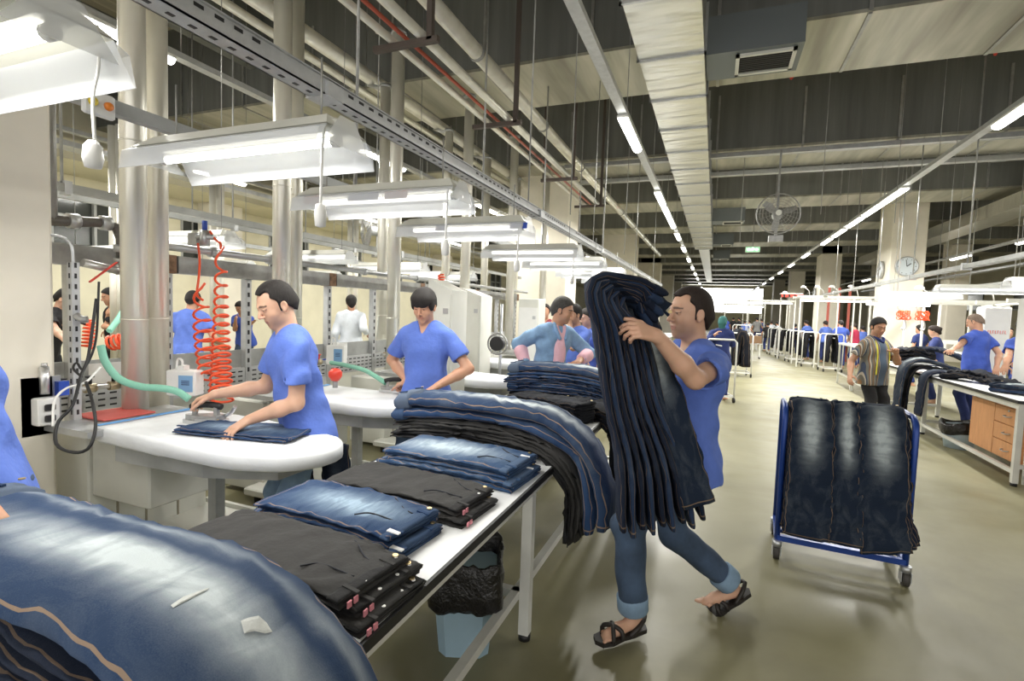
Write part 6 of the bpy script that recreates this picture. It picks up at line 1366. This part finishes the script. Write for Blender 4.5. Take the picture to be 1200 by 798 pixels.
trolley('white trolley heaped with black garments up the aisle', (.66, 15.3, 0), .15, seed=330, puff=2., glab='trolley behind the headscarf worker')
for k, (x, y) in enumerate(((3.55, 19.0), (3.15, 20.5), (2.95, 22.1), (2.8, 23.9), (2.65, 25.8))):
    trolley(['nearest white trolley in the row beside the sewing line', 'second white trolley in the row beside the sewing line', 'third white trolley in the row beside the sewing line', 'fourth white trolley in the row beside the sewing line', 'farthest white trolley in the row beside the sewing line'][k], (x - .1, y - .3, 0), .1, w=.5, seed=340 + k * 4, glab=['nearest trolley of the row', 'second trolley of the row', 'third trolley of the row', 'fourth trolley of the row', 'farthest trolley of the row'][k])
trolley('white empty trolley with tall frame before the seated workers', (1.0, 22.5, 0), .2, w=.5, h=1.3, load=False)
t = thing('small_table', 'distant white low table in the aisle before the workers', 'table', (2.4, 28.5, 0))
MB().bb((-.42, -.4, .78), (.42, .4, .83)).build('tabletop', WHITE, t); MB().bb((-.40, -.36, .28), (.40, .36, .31)).build('shelf', WHITE, t)
for x in (-.4, .4):
    for y in (-.36, .36): MB().bb((x - .03, y - .03, 0), (x + .03, y + .03, .78)).build('leg', WHITE, t)
t = thing('box_trolley', 'distant small trolley with brown wooden box', 'trolley', (1.45, 22.2, 0))
MB().bb((-.28, -.25, .62), (.28, .25, .9)).build('box', mat('brown crate', (.22, .13, .07), .7), t)
for x in (-.24, .24):
    for y in (-.2, .2): MB().bb((x - .015, y - .015, .06), (x + .015, y + .015, .62)).build('leg', FR, t); MB().tube([(x - .012, y, .04), (x + .012, y, .04)], .04, 10).build('wheel', BLACK, t)
# trolley cut by the right edge
t = thing('wooden_trolley', 'low wooden trolley with dark jeans cut by the right edge', 'trolley', (3.33, 6.15, 0))
MB().bb((-.25, -.3, .16), (.4, .3, .19)).build('deck', WOOD, t)
for x in (-.2, .3):
    for y in (-.24, .24): MB().tube([(x - .015, y, .05), (x + .015, y, .05)], .05, 14).bb((x - .02, y - .02, .09), (x + .02, y + .02, .16)).build('castor', BLACK, t)
MB().bb((.3, -.02, .19), (.34, .02, 1.0)).build('upright', FR, t)
rj('dark jeans standing on the wooden trolley at the right edge', [(3.30, 6.2, .95), (3.22, 6.17, .8), (3.18, 6.15, .5), (3.16, 6.13, .20)], (.2, 1, 0), .34, .08, DN6, 360, group=None)
# long sewing tables far away
for k, (x, y0, y1, lab) in enumerate(((4.75, 21.5, 30, 'long white sewing table behind the row of trolleys'), (4.1, 33, 40, 'distant long sewing table by the group of workers'), (6.5, 13, 24, 'long white sewing table by the right wall'), (-1.6, 7.2, 11.9, 'long white table continuing beyond the draped jeans'), (-1.9, 14, 24, 'distant white table on the left of the aisle'))):
    t = thing('sewing_table', lab, 'table', (x, y0, 0)); L = y1 - y0
    MB().bb((-.4, 0, .76), (.4, L, .8)).build('tabletop', TABLE_TOP, t)
    for y in np.linspace(.1, L - .1, 4):
        for xx in (-.36, .36): MB().bb((xx - .02, y - .02, 0), (xx + .02, y + .02, .76)).build('leg', FR, t)
for k in range(6):
    t = thing('sewing_machine', '', 'machine', (4.75 if k < 3 else 6.5, 22.5 + 2.2 * k if k < 3 else 14 + 2.5 * (k - 3), .8), 0, 'pale sewing machines'); t['label'] = ['first', 'second', 'third'][k % 3] + ' pale sewing machine on the ' + ('long table behind the trolleys' if k < 3 else 'long table by the right wall')
    MB().bb((-.18, -.08, 0), (-.06, .08, .32)).bb((-.18, -.07, .22), (.22, .07, .34)).bb((.14, -.05, .04), (.22, .05, .22)).build('machine_head', OFFW, t); MB().tube([(-.18, 0, .26), (-.24, 0, .26)], .06, 12).build('hand_wheel', BLACK, t)
for k in range(5):
    rj('dark jeans pile on the table beyond, %s' % ['nearest to the boards', 'second along', 'third along', 'fourth along', 'fifth along'][k], [(-1.95, 7.5 + k * 1.0, .84), (-1.6, 7.5 + k, .92), (-1.25, 7.5 + k, .90), (-1.05, 7.5 + k, .7), (-1.02, 7.5 + k, .45)], (0, 1, 0), .4, .10, [DN2, DN6, BLKL, DN3, DN6][k], 380 + k, group='jeans on the table beyond', amp=.02)
